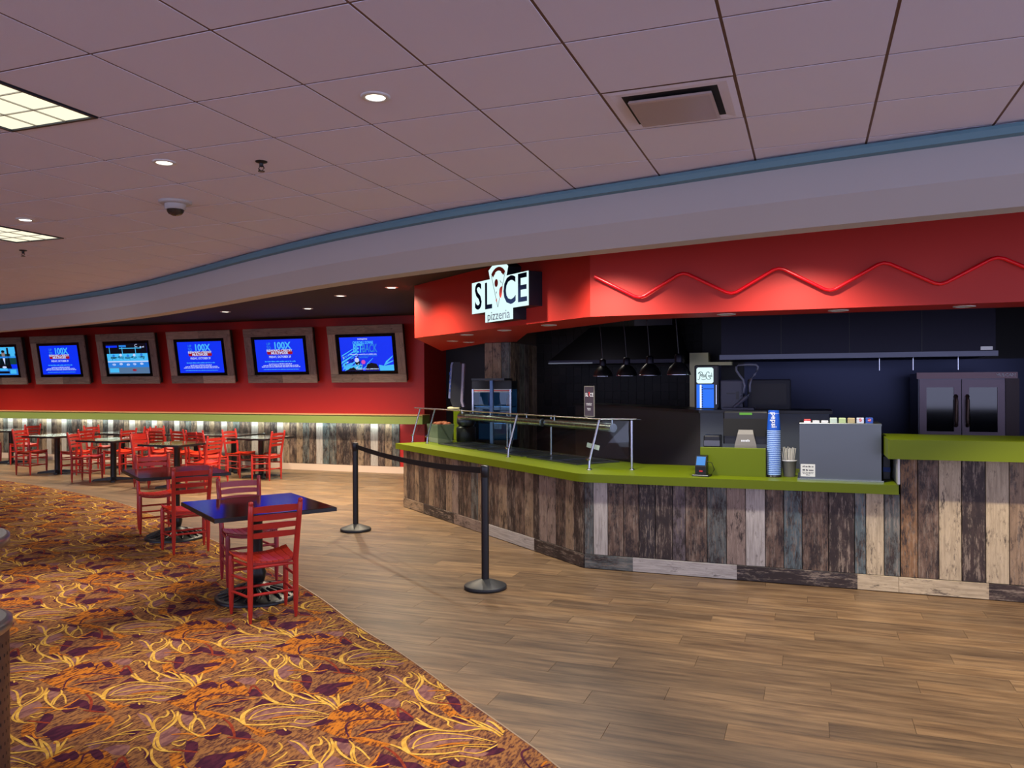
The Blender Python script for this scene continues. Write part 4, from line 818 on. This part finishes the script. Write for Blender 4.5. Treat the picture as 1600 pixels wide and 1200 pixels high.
MB().box(-0.055, 0.055, -0.05, -0.045, 0.535, 0.555).build('status_light', emit('green_led', (110, 190, 40), 0.7), pos)
pr_ = thing('receipt_printer', 'small dark receipt printer beside the till', 'printer', (-0.84, 7.55, 0.875))
MB().cbox(-0.075, 0.075, -0.09, 0.09, 0, 0.345, 0.01).build('body', M['black'], pr_); MB().box(-0.07, 0.07, -0.094, -0.09, 0.25, 0.30).build('paper_slot', M['grey'], pr_)
# cup stack
cs = thing('cup_stack', 'tall stack of blue paper cups upside down beside the straws', 'cup stack', (-0.298, 7.36, 0.875))
MB().lathe([(0.064, 0), (0.064, 0.012), (0.058, 0.014)], 24).build('holder_base', M['black'], cs)
for x in (-0.064, 0.064): MB().tube([(x, 0.02, 0.01), (x, 0.02, 0.25)], 0.004, 6).build('holder_wire', M['black'], cs)
for k in range(24):
    z = 0.02+k*0.0165
    MB().lathe([(0.058, z), (0.0585, z+0.004), (0.0565, z+0.009)], 24, caps=False).build('cup_rim', M['cup_rim'], cs); MB().lathe([(0.0565, z+0.009), (0.0555, z+0.0165)], 24, caps=False).build('cup_side', M['cup'], cs)
z0 = 0.02+24*0.0165
MB().lathe([(0.0575, z0), (0.0565, z0+0.01), (0.044, z0+0.165), (0.043, z0+0.167), (0.001, z0+0.163)], 28, caps=False).build('top_cup', M['cup'], cs)
pe = text('lettering', 'pepsi', 0.062, M['whiteink'], cs, (0.004, -0.0565, z0+0.085), rot=(PI/2-0.06, PI/2, 0), sx=1.05, off=0.0008)
MB().lathe([(0.0465, z0+0.14), (0.0463, z0+0.143)], 28, caps=False).build('print_line', M['whiteink'], cs)
sc_ = thing('straw_cup', 'grey metal cup full of white wrapped straws', 'straw cup', (-0.172, 7.42, 0.875)); sc_.scale = (0.86, 0.86, 1)
MB().lathe([(0.055, 0), (0.058, 0.01), (0.072, 0.135), (0.076, 0.14), (0.070, 0.14), (0.056, 0.012)], 24).build('cup', M['greyb'], sc_)
MB().lathe([(0.0765, 0.139), (0.0785, 0.146), (0.072, 0.147)], 24, caps=False).build('rim', M['white'], sc_)
for k in range(34):
    a = rr.uniform(0, 2*PI); q = 0.058*math.sqrt(rr.random()); h = rr.uniform(0.21, 0.262)
    MB().tube([(q*math.cos(a)*0.7, q*math.sin(a)*0.7, 0.02), (q*math.cos(a)*1.35, q*math.sin(a)*1.35, h)], 0.0048, 5).build('straw', M['straw'], sc_)
# drinks dispenser
dp = thing('drinks_dispenser', 'stainless back of a drinks dispenser with flavour tabs on top', 'drinks dispenser', (0.235, 7.20, 0.875))
MB().box(-0.335, 0.33, -0.02, 0.42, 0.0, 0.016).build('drip_plate', M['chrome'], dp)
MB().rings([[(-0.318, 0, z), (0.315, 0, z), (0.315, 0.40, z), (-0.318, 0.40, z)] for z in (0.016, 0.465)], True, smooth=False).build('cabinet', M['steel'], dp)
MB().cbox(-0.322, 0.319, -0.006, 0.405, 0.465, 0.485, 0.004).build('lid', M['steel'], dp)
MB().box(-0.31, -0.195, -0.001, 0, 0.03, 0.135).build('sticker', M['paper'], dp)
for k, (z, h, w) in enumerate(((0.115, 0.014, 0.085), (0.085, 0.014, 0.085), (0.065, 0.006, 0.09), (0.055, 0.006, 0.08), (0.043, 0.008, 0.03))): fine_print(dp, M['ink'], -0.252, z, w, h, -0.0011, k+31)
tabs = [('redink', 0.028), ('white', 0.018), ('white', 0.018), ('t1', 0.042), ('t2', 0.042), ('t3', 0.042), ('t4', 0.044), ('blueink', 0.046)]
M['t1'] = mat('tab_mint', (188, 206, 190), 0.5); M['t2'] = mat('tab_lime', (176, 196, 140), 0.5); M['t3'] = mat('tab_tan', (180, 164, 120), 0.5); M['t4'] = mat('tab_pale', (206, 214, 226), 0.5)
for k, (mk, h) in enumerate(tabs):
    x = -0.255+k*0.069
    MB().cbox(x-0.028, x+0.028, 0.03, 0.09, 0.485, 0.485+h, 0.004).build('flavour_tab', M[mk], dp)
    if k == 0: MB().box(x-0.026, x+0.026, 0.029, 0.03, 0.487, 0.499).build('tab_label', M['whiteink'], dp)
    if k >= 6:
        MB().add([(x+0.013*math.cos(2*PI*j/14), 0.0292, 0.512+0.013*math.sin(2*PI*j/14)) for j in range(14)], [tuple(range(14))]).build('tab_roundel', M['redink'], dp)
        MB().add([(x-0.013, 0.0288, 0.508), (x+0.013, 0.0288, 0.513), (x+0.013, 0.0288, 0.517), (x-0.013, 0.0288, 0.512)], [(0, 1, 2, 3)]).build('tab_wave', M['whiteink'], dp)
nb = thing('napkin_dispenser', 'small black dispenser tucked under the end of the lime bar top', 'dispenser', (0.612, 7.62, 0.875))
MB().cbox(-0.035, 0.035, -0.14, 0.14, 0, 0.20, 0.01).build('body', M['black'], nb); MB().box(-0.028, 0.028, -0.142, -0.14, 0.06, 0.10).build('blue_window', M['blueink'], nb)

# ---------------------------------------------------------------- red soffit with sign, zigzag and small lights
SF = [(-4.88, 9.40), (-1.87, 7.05), (4.5, 7.05), (4.5, 7.55), (-1.55, 7.55), (-3.2, 9.1), (-4.0, 10.9), (-4.5, 11.02), (-6.4, 13.4)]
sof = structure(MB().prism(SF, 2.31, 2.998).build('trim_3', M['red_soffit']))
dxs, dys = SF[0][0]-SF[1][0], SF[0][1]-SF[1][1]; q = math.hypot(dxs, dys); SL = (dxs/q, dys/q); SN = (-0.6153, -0.7883); SANG = math.atan2(-SL[1], -SL[0])
def sp(s, o): return (SF[0][0]-SL[0]*s+SN[0]*o, SF[0][1]-SL[1]*s+SN[1]*o)
for (x, y), lb in zip([(-3.97, 9.05), (-3.25, 8.46), (-2.54, 7.9), (-4.74, 10.29), (-4.67, 10.7), (-0.69, 7.29), (0.23, 7.28), (1.17, 7.3)], ('unlit recessed light under the soffit below the pizza sign', 'unlit recessed light under the soffit just past the pizza sign', 'unlit recessed light under the soffit close to the bend', 'unlit recessed light deep under the soffit near the red wall', 'unlit recessed light deep under the soffit near the plank column', 'unlit recessed light under the straight soffit above the till', 'unlit recessed light under the straight soffit above the drinks dispenser', 'unlit recessed light under the straight soffit above the ovens')):
    downlight(x, y, 2.31, 0.055, lb, M['can_dim'], 'small unlit lights under the red soffit')
zp = [(-1.82, 2.67), (-1.41, 2.45), (-1.03, 2.67), (-0.62, 2.45), (-0.24, 2.67), (0.16, 2.44), (0.56, 2.67), (0.96, 2.455), (1.35, 2.665), (1.75, 2.45), (2.15, 2.665)]
def rounded(P, r):
    out = [P[0]]
    for i in range(1, len(P)-1):
        a, p, b = Vector(P[i-1]), Vector(P[i]), Vector(P[i+1]); d1, d2 = (a-p).normalized(), (b-p).normalized()
        out += [tuple(p+d1*r), tuple(p+(d1+d2)*r*0.28), tuple(p+d2*r)]
    return out+[P[-1]]
zt = thing('zigzag_rail', 'glossy red zigzag rail running along the red soffit', 'wall decoration', (0, 7.05, 2.44))
MB().tube([(x, -0.035, z-2.44) for x, z in rounded(zp, 0.05)], 0.014, 10).build('rail', M['zig'], zt)
for x, z in zp[1:-1]: MB().tube([(x, -0.03, z-2.44+(0.006 if z < 2.5 else -0.006)), (x, 0.0, z-2.44+(0.006 if z < 2.5 else -0.006))], 0.006, 6).build('standoff', M['red_soffit'], zt)
# pizza sign
ox = 1.879; sgn = thing('pizza_sign', 'lit pizzeria sign with a slice for the letter i', 'sign', (*sp(ox, 0.02), 2.36), SANG)
outl = [(0, 0.113), (0.295, 0.113), (0.295, 0.0), (0.86, 0.0), (0.86, 0.115), (1.155, 0.115), (1.155, 0.455), (0.735, 0.455), (0.77, 0.55)] + [(0.575+0.205*math.cos(a), 0.50+0.118*math.sin(a)) for a in [math.radians(d) for d in (35, 55, 75, 90, 105, 125, 145)]] + [(0.37, 0.55), (0.40, 0.455), (0, 0.455)]
def vprism(poly, y0, y1):
    n = len(poly); a = sum(poly[i][0]*poly[(i+1) % n][1]-poly[(i+1) % n][0]*poly[i][1] for i in range(n))
    if a < 0: poly = poly[::-1]
    return MB().rings([[(x, y1, z) for x, z in poly], [(x, y0, z) for x, z in poly]], True, smooth=False)
vprism(outl, -0.14, 0.02).build('cabinet', M['sign_side'], sgn)
vprism(outl, -0.144, -0.1402).build('face', M['sign_face'], sgn)
yf = -0.146
text('lettering', 'S', 0.40, M['ink'], sgn, (0.145, yf, 0.282), sx=0.90, off=0.006); text('lettering', 'L', 0.40, M['ink'], sgn, (0.36, yf, 0.268), sx=0.86, off=0.006)
text('lettering', 'C', 0.40, M['ink'], sgn, (0.80, yf, 0.285), sx=0.92, off=0.006); text('lettering', 'E', 0.40, M['ink'], sgn, (1.04, yf, 0.285), sx=0.98, off=0.006)
text('lettering', 'pizzeria', 0.135, M['ink_thin'], sgn, (0.575, yf, 0.058), sx=1.13, off=0.0)
def face(pts, m, nm, y=yf):
    n = len(pts); a = sum(pts[i][0]*pts[(i+1) % n][1]-pts[(i+1) % n][0]*pts[i][1] for i in range(n))
    if a < 0: pts = pts[::-1]
    MB().add([(x, y, z) for x, z in pts], [tuple(range(n))]).build(nm, M[m], sgn)
arc = lambda cx, cz, r, d0, d1, n=9: [(cx+r*math.cos(math.radians(d0+(d1-d0)*k/n)), cz+r*math.sin(math.radians(d0+(d1-d0)*k/n))) for k in range(n+1)]
tipx, tipz = 0.565, 0.145
face(arc(0.575, 0.37, 0.195, 42, 138)+arc(0.575, 0.37, 0.142, 138, 42), 'ink_red', 'crust')
face(arc(0.575, 0.40, 0.125, 60, 120, 4)+arc(0.575, 0.40, 0.095, 120, 60, 4), 'sign_face', 'crust_gap', yf-0.0005)
for x in (0.432, 0.718):
    d = Vector((x-tipx, 0.49-tipz)).normalized(); nx, nz = -d.y*0.004, d.x*0.004
    face([(tipx-nx, tipz-nz), (tipx+nx, tipz+nz), (x+nx, 0.49+nz), (x-nx, 0.49-nz)], 'ink_thin', 'slice_edge')
face(ell(0.535, 0.40, 0.036, 0.042), 'ink_red', 'pepperoni'); face([(0.60, 0.33), (0.625, 0.352), (0.665, 0.355), (0.648, 0.27), (0.63, 0.235), (0.607, 0.245), (0.592, 0.28)], 'ink_red', 'pepperoni'); face([(0.523, 0.225), (0.545, 0.24), (0.548, 0.205), (0.535, 0.20)], 'ink_red', 'pepperoni')
face([(0.61, 0.42), (0.618, 0.422), (0.645, 0.39), (0.638, 0.386)], 'ink_thin', 'herb'); face([(0.53, 0.305), (0.54, 0.315), (0.545, 0.30), (0.535, 0.285)], 'ink_thin', 'herb')

# ---------------------------------------------------------------- kitchen shell
kb = structure(box('wall_kitchen', M['kitchen'], -4.14, 3.4, 12.2, 12.35, 0, 3.0))
tlm = MB().rings([[(0.002+c, -y, 0.002+c), (0.123-c, -y, 0.002+c), (0.123-c, -y, 0.123-c), (0.002+c, -y, 0.123-c)] for c, y in ((0, 0), (0, 0.005), (0.0025, 0.007))], True, smooth=False)
tle = bpy.data.meshes.new('wall_tile'); tle.from_pydata(tlm.v, [], tlm.f); tle.materials.append(M['tile_dark'])
tl2 = []
for i in range(24):
    for j in range(14):
        tl2.append((-4.13+i*0.125, 0.95+j*0.125))
for k, (x, z) in enumerate(tl2[:298]): link('wall_tile', tle, kb, (x, 12.2, z))
structure(box('wall_kitchen_right', M['kitchen'], 3.4, 3.5, 7.9, 12.35, 0, 3.0)); structure(box('wall_kitchen_left', M['navy'], -6.78, -4.2, 14.4, 14.5, 0, 3.0)); structure(box('wall_passage', M['navy'], -4.2, -4.14, 12.35, 14.5, 0, 3.0))
dr = structure(box('door_1', mat('navy_door', (22, 26, 38), 0.5), -5.75, -5.0, 14.36, 14.40, 0.0, 2.1))
for z0, z1 in ((0.25, 0.95), (1.1, 1.9)): box('door_panel', M['navy'], -5.65, -5.1, 14.345, 14.36, z0, z1, dr)
colm = structure(box('column', M['blackm'], -4.54, -4.14, 11.0, 12.2, 0, 2.31))
x = -4.54
for k, w in enumerate((0.13, 0.135, 0.135)):
    c, wr = PAL['TTG'[k]]; board('plank', colm, (x, 11.0, 0), (0, 0, 0), w, 0.012, 2.305, c, wr*0.85); x += w
y = 11.0
for k, w in enumerate((0.19, 0.2, 0.21, 0.2, 0.2, 0.2)):
    c, wr = PAL['BDGVBP'[k]]; board('plank', colm, (-4.14, y, 0), (0, 0, PI/2), w, 0.012, 2.305, c, wr); y += w
# divider between counter and kitchen
DV = structure(MB().prism([(-1.03, 8.15), (-3.0, 10.5), (-2.9, 10.58), (-0.98, 8.27)], 0, 1.40).build('wall_divider', M['panel']))
MB().prism([(-1.03, 8.15), (0.17, 8.15), (0.17, 8.27), (-0.98, 8.27)], 0, 1.40).build('front_panel', M['panel2'], DV)
MB().prism([(-1.04, 8.12), (0.20, 8.12), (0.20, 8.75), (-0.85, 8.75), (-2.75, 10.7), (-3.05, 10.52)], 1.40, 1.43).build('cap', M['cap'], DV)
# drinks cooler
ck = thing('drinks_cooler', 'slim lit drinks cooler with soda sign, on the black ledge', 'cooler', (-1.0, 8.42, 1.43))
MB().cbox(-0.122, 0.122, 0, 0.27, 0, 0.455, 0.012).build('cabinet', M['black'], ck)
f = MB().rings([[(x, -0.004, z) for x, z in ((-0.10, 0.28), (-0.085, 0.265), (0.055, 0.265), (0.07, 0.28), (0.07, 0.415), (0.055, 0.43), (-0.085, 0.43), (-0.10, 0.415))], [(x, 0.0, z) for x, z in ((-0.10, 0.28), (-0.085, 0.265), (0.055, 0.265), (0.07, 0.28), (0.07, 0.415), (0.055, 0.43), (-0.085, 0.43), (-0.10, 0.415))]][::-1], True, smooth=False)
f.build('sign_panel', M['sign_face'], ck)
def script(pts, w=0.0032): MB().tube([(x, -0.0065, z) for x, z in cr(pts, 4)], w, 6).build('script_lettering', M['ink'], ck)
script([(-0.088, 0.312), (-0.080, 0.305), (-0.070, 0.312), (-0.064, 0.34), (-0.062, 0.37), (-0.075, 0.378), (-0.082, 0.365), (-0.065, 0.385), (-0.044, 0.38), (-0.042, 0.36), (-0.062, 0.348)])
for x in (-0.042, -0.028, -0.014): script([(x-0.004, 0.338), (x+0.004, 0.348), (x+0.002, 0.356), (x-0.004, 0.345), (x, 0.33), (x+0.008, 0.336)], 0.0024)
script([(0.030, 0.368), (0.022, 0.385), (0.002, 0.375), (-0.004, 0.345), (0.004, 0.315), (0.028, 0.308), (0.046, 0.318), (0.030, 0.328)])
for x in (0.022, 0.036, 0.050): script([(x-0.004, 0.342), (x+0.004, 0.352), (x+0.005, 0.338), (x-0.003, 0.336), (x+0.008, 0.334)], 0.0024)
script([(-0.05, 0.312), (-0.03, 0.303), (-0.006, 0.312)], 0.003); script([(0.052, 0.375), (0.056, 0.335)], 0.0024)
MB().box(-0.10, 0.075, -0.003, 0.0, 0.012, 0.255).build('door_glass', emit('cooler_glow', (10, 110, 245), 1.0), ck)
MB().box(-0.066, -0.05, -0.006, -0.003, 0.012, 0.25).build('lamp_tube', emit('tube_white', (235, 248, 255), 1.6), ck)
for k in range(9): MB().box(-0.05, -0.036, -0.006, -0.003, 0.02+k*0.025, 0.032+k*0.025).build('bottle_neck', M['blueink'], ck)
MB().box(-0.03, 0.072, -0.005, -0.003, 0.205, 0.213).build('shelf_edge', M['blueink'], ck)
box('handle', M['chrome'], 0.096, 0.102, -0.012, -0.004, 0.05, 0.25, ck)
gb = thing('blender_box', 'dark grey countertop appliance with a slot next to the cooler', 'appliance', (-0.76, 8.47, 1.43))
MB().cbox(-0.115, 0.115, 0, 0.22, 0, 0.30, 0.015).build('body', M['grey'], gb); MB().box(-0.045, 0.045, -0.003, 0.0, 0.155, 0.168).build('slot', M['black'], gb); MB().box(0.05, 0.08, -0.003, 0, 0.10, 0.18).build('switch_plate', M['black'], gb)
gb2 = thing('scale_box', 'dark square appliance behind the bent-tube press', 'appliance', (-0.39, 8.50, 1.43))
MB().cbox(-0.21, 0.21, 0, 0.2, 0, 0.305, 0.012).build('body', M['navy'], gb2); MB().box(-0.17, 0.17, -0.003, 0, 0.05, 0.26).build('face_panel', M['kitchen'], gb2)
lp = thing('press', 'grey press with looped tube handle on the black ledge', 'press', (-0.64, 8.30, 1.43))
MB().cbox(-0.19, 0.12, -0.06, 0.12, 0, 0.022, 0.006).build('base_plate', M['grey'], lp)
P = [(-0.015, 0, 0.14), (0.02, 0, 0.17), (0.028, 0, 0.24), (0.015, 0, 0.30), (-0.02, 0, 0.345), (-0.052, 0, 0.395), (-0.052, 0, 0.43), (-0.03, 0, 0.45), (0.06, 0, 0.452), (0.138, 0, 0.45), (0.158, 0, 0.43), (0.155, 0, 0.40), (0.125, 0, 0.35), (0.09, 0, 0.305), (0.078, 0, 0.25), (0.082, 0, 0.18), (0.06, 0, 0.135)]
MB().tube(P, 0.0115, 8).build('loop_handle', mat('press_grey', (112, 116, 136), 0.4), lp)
MB().tube([(0.05, 0, 0.135), (-0.03, 0, 0.06), (-0.08, 0, 0.02)], [0.022, 0.02, 0.016], 8).build('lever_arm', M['grey'], lp)
# pendant heat lamps over the divider
for (x, y), lb in zip([(-2.45, 9.84), (-2.04, 9.36), (-1.68, 8.92), (-1.29, 8.46)], ('black dome heat lamp hanging in the kitchen, farthest from the cooler', 'black dome heat lamp, second from the far end of the row', 'black dome heat lamp, third from the far end of the row', 'black dome heat lamp hanging closest to the lit cooler')):
    t = thing('heat_lamp', lb, 'lamp', (x, y, 1.79), 0, 'dome heat lamps over the kitchen ledge')
    MB().lathe([(0.125, 0), (0.12, 0.025), (0.10, 0.07), (0.07, 0.105), (0.045, 0.125), (0.04, 0.13)], 28, caps=False).build('shade', M['iron'], t)
    MB().lathe([(0.128, -0.004), (0.129, 0.004), (0.122, 0.006)], 28, caps=False).build('rim', M['chrome'], t)
    MB().lathe([(0.04, 0.125), (0.042, 0.15), (0.042, 0.20), (0.03, 0.215), (0.008, 0.22)], 16).build('socket', M['hood'], t)
    MB().tube([(0, 0, 0.21), (-0.02, 0, 0.5), (-0.10, 0.02, 1.2)], 0.006, 6).build('cord', M['black'], t)
# hood over the cooking line and the sloped canopy over the pass
hd = thing('extractor_hood', 'long dark steel extractor hood along the kitchen wall', 'hood', (0.45, 11.3, 2.0))
MB().rings([[(-1.5, y0, z), (1.53, y0, z), (1.53, 0.89, z), (-1.5, 0.89, z)] for y0, z in ((-0.88, 0.0), (-0.9, 0.04), (-0.9, 0.95))], True, smooth=False).build('canopy', M['hood'], hd)
box('lower_lip', M['darksteel'], -1.52, 1.55, -0.93, -0.88, -0.01, 0.05, hd)
for x in (-0.78, 0.0, 0.78): box('seam', M['iron'], x-0.004, x+0.004, -0.903, -0.9, 0.05, 0.93, hd)
for x in (0.35, 0.72, 1.2): MB().tube([(x, -0.6, 0.0), (x, -0.6, -0.16)], 0.008, 6).build('nozzle_pipe', M['chrome'], hd)
box('control_plate', M['rimsteel'], 1.38, 1.5, -0.905, -0.9, 0.06, 0.1, hd)
cn = thing('sloped_hood', 'dark sloped oven hood with a light streak painted along its lower edge over the pass', 'hood', (-2.2, 11.4, 1.98))
MB().rings([[(-1.35, -0.35, 0), (0.55, -0.35, 0), (0.55, 0.5, 0), (-1.35, 0.5, 0)], [(-1.35, -0.35, 0.05), (0.55, -0.35, 0.05), (0.55, 0.5, 0.05), (-1.35, 0.5, 0.05)], [(-0.85, 0.1, 0.55), (0.4, 0.1, 0.55), (0.4, 0.5, 0.55), (-0.85, 0.5, 0.55)]], True, smooth=False).build('canopy', M['hood'], cn)
box('duct', M['hood'], -0.2, 0.35, 0.15, 0.48, 0.55, 1.018, cn)
box('reflection_strip', M['steel'], -1.36, -0.7, -0.36, -0.35, 0.0, 0.02, cn)  # pale strip stands in for the reflection streak on the hood's edge
# cream pipe boxing
cb_ = thing('cream_bracket', 'cream painted post and arm behind the cooler', 'post', (-1.47, 11.5, 0))
MB().box(-0.13, 0.13, 0, 0.25, 0.902, 2.125).build('post', M['cream'], cb_); MB().box(0.13, 0.45, 0, 0.2, 1.945, 1.99).build('arm', M['cream'], cb_)
# steel wall panel, back counter, ovens
sw = structure(box('trim_4', mat('kitchen_steel', (44, 48, 68), 0.3, 0.8), -0.9, 3.38, 12.17, 12.199, 0.9, 2.0))
bc = thing('back_counter', 'dark steel back counter along the kitchen wall', 'counter', (-0.9, 11.7, 0))
MB().box(-1.8, 2.0, -0.35, 0.45, 0.0, 0.86).build('cabinet', M['blackm'], bc); MB().box(-1.82, 2.02, -0.37, 0.45, 0.86, 0.90).build('top', M['darksteel'], bc)
ov = thing('convection_oven', 'steel double-door convection oven behind the lime bar', 'oven', (1.70, 10.85, 0.0))
MB().box(-0.46, 0.46, 0, 0.85, 0.62, 1.80).build('body', M['darksteel'], ov)
MB().box(-0.48, 0.58, -0.05, 0.02, 1.735, 1.81).build('top_panel', mat('oven_trim', (112, 92, 96), 0.35, 0.7), ov)
for s in (-1, 1):
    x0, x1 = (-0.45, -0.005) if s < 0 else (0.005, 0.45)
    d = MB()
    for a, b, c, e in ((x0, x1, 1.63, 1.725), (x0, x1, 1.02, 1.10), (x0, x0+0.075, 1.10, 1.63), (x1-0.075, x1, 1.10, 1.63)): d.box(a, b, -0.045, 0, c, e)
    dd = d.build('door', mat('door_steel', (112, 100, 108), 0.38, 0.8), ov)
    box('window', mat('oven_glass', (16, 18, 26), 0.08, spec=0.8), x0+0.075, x1-0.075, -0.03, -0.005, 1.10, 1.63, dd)
    hx = -0.06 if s < 0 else 0.06
    MB().tube([(hx, -0.045, 1.53), (hx, -0.085, 1.52), (hx, -0.09, 1.48), (hx, -0.09, 1.22), (hx, -0.085, 1.18), (hx, -0.045, 1.17)], 0.02, 10).build('handle', M['bronze'], dd)
MB().box(0.46, 0.60, -0.03, 0.85, 0.62, 1.735).build('control_column', mat('oven_red', (60, 20, 30), 0.4), ov); MB().box(-0.46, 0.60, 0.0, 0.85, 0.0, 0.62).build('stand', M['blackm'], ov)
text('lettering', 'VULCAN', 0.05, M['whiteink'], ov, (0.46, -0.0515, 1.775), sx=1.0, off=0.001)
# refrigerated display case and pole
dc = thing('display_case', 'glass food display case with red and white header strip', 'display case', (-4.33, 10.74, 0))
MB().box(-0.31, 0.31, 0, 0.235, 0, 0.88).build('base', M['black'], dc)
MB().box(-0.31, 0.31, 0, 0.235, 1.62, 1.74).build('header', M['black'], dc); MB().box(-0.312, 0.312, -0.004, 0, 1.578, 1.62).build('strip_white', M['t4'], dc); MB().box(-0.313, 0.313, -0.006, -0.004, 1.592, 1.607).build('strip_red', M['redink'], dc)
MB().box(-0.31, 0.31, 0.0, 0.006, 0.88, 1.578).build('front_glass', M['cglass'], dc); MB().box(0.304, 0.31, 0.006, 0.235, 0.88, 1.62).build('side_glass', M['cglass'], dc)
MB().box(-0.31, -0.30, 0.006, 0.235, 0.88, 1.62).build('side_panel', M['navy'], dc); MB().box(-0.30, 0.304, 0.225, 0.235, 0.88, 1.62).build('back_panel', emit('case_light', (60, 100, 140), 0.16), dc)
for z in (1.12, 1.36): MB().box(-0.30, 0.30, 0.03, 0.22, z, z+0.012).build('shelf', M['chrome'], dc)
for x in (-0.295, 0.295): MB().box(x-0.012, x+0.012, -0.01, 0.012, 0.88, 1.62).build('frame_post', M['steel_v'], dc)
for k in range(4):
    x = -0.2+k*0.14; z = 1.375 if k % 2 else 1.135
    tag(MB().lathe([(0.035, 0), (0.036, 0.09), (0.018, 0.13), (0.014, 0.16)], 10).build('bottle', M[('food', 'blueink', 't4', 'ink_red')[k % 4]], loc=(-4.33+x, 10.86, z)), ('brown', 'blue', 'pale', 'red')[k]+' bottle on a shelf of the glass display case', 'bottle', 'bottles in the display case')
tag(MB().lathe([(0.05, 0), (0.065, 0.01), (0.055, 0.035), (0.02, 0.055)], 18).build('bread', M['food'], loc=(-4.36, 10.86, 1.135)), 'round brown loaf on a shelf of the display case', 'bread')
pv = thing('pole_stand', 'blue-grey pole carrying a flat black panel before the display case', 'pole', (-4.15, 10.3, 0))
MB().box(-0.022, 0.022, -0.022, 0.022, 0, 1.745).build('pole', mat('pole_blue', (96, 124, 168), 0.4, 0.4), pv); MB().rings([[(-0.24, -0.16, z), (0.25, -0.16, z-0.0), (0.25, 0.16, z), (-0.24, 0.16, z)] for z in (1.745, 1.775)], True, smooth=False).build('flat_panel', M['black'], pv); MB().lathe([(0.075, 0), (0.075, 0.012), (0.03, 0.02)], 20).build('foot', M['black'], pv)

# ---------------------------------------------------------------- foreground: round table and perforated drum at the frame edge
rt = thing('round_table', 'round table with a thick brushed metal rim, cut by the frame edge', 'table', (-4.03, 2.47, 0.0015))
MB().lathe([(0.46, 0.925), (0.475, 0.93), (0.475, 0.972), (0.46, 0.977)], 64).build('rim', M['rimsteel'], rt); MB().lathe([(0.459, 0.977), (0.001, 0.9785)], 64, caps=False).build('top', M['greyb'], rt)
MB().lathe([(0.05, 0.03), (0.05, 0.925)], 20).build('column', M['iron'], rt); MB().lathe([(0.27, 0.006), (0.27, 0.02), (0.06, 0.05)], 32).build('base', M['iron'], rt)
db = thing('perforated_drum', 'bronze perforated drum bin with steel rim at the frame edge', 'bin', (-3.19, 2.064, 0.0075))
R_ = 0.285
MB().lathe([(R_, 0), (R_, 0.74)], 56, caps=False).build('shell', M['bronze'], db); MB().lathe([(R_, 0.735), (R_+0.012, 0.745), (R_+0.012, 0.775), (R_-0.01, 0.785)], 56, caps=False).build('rim', M['rimsteel'], db); MB().lathe([(R_-0.008, 0.783), (0.001, 0.788)], 56, caps=False).build('lid', M['greyb'], db)
hm = MB()
for k in range(56):
    for j in range(16):
        a = 2*PI*(k+0.5*(j % 2))/56; z = 0.04+j*0.043; r = R_+0.0012; da = 0.0035/r
        hm.add([(r*math.cos(a-da), r*math.sin(a-da), z), (r*math.cos(a+da), r*math.sin(a+da), z), (r*math.cos(a+da), r*math.sin(a+da), z+0.013), (r*math.cos(a-da), r*math.sin(a-da), z+0.013)], [(0, 1, 2, 3)])
stuff(hm.build('perforations', M['hole'], db))
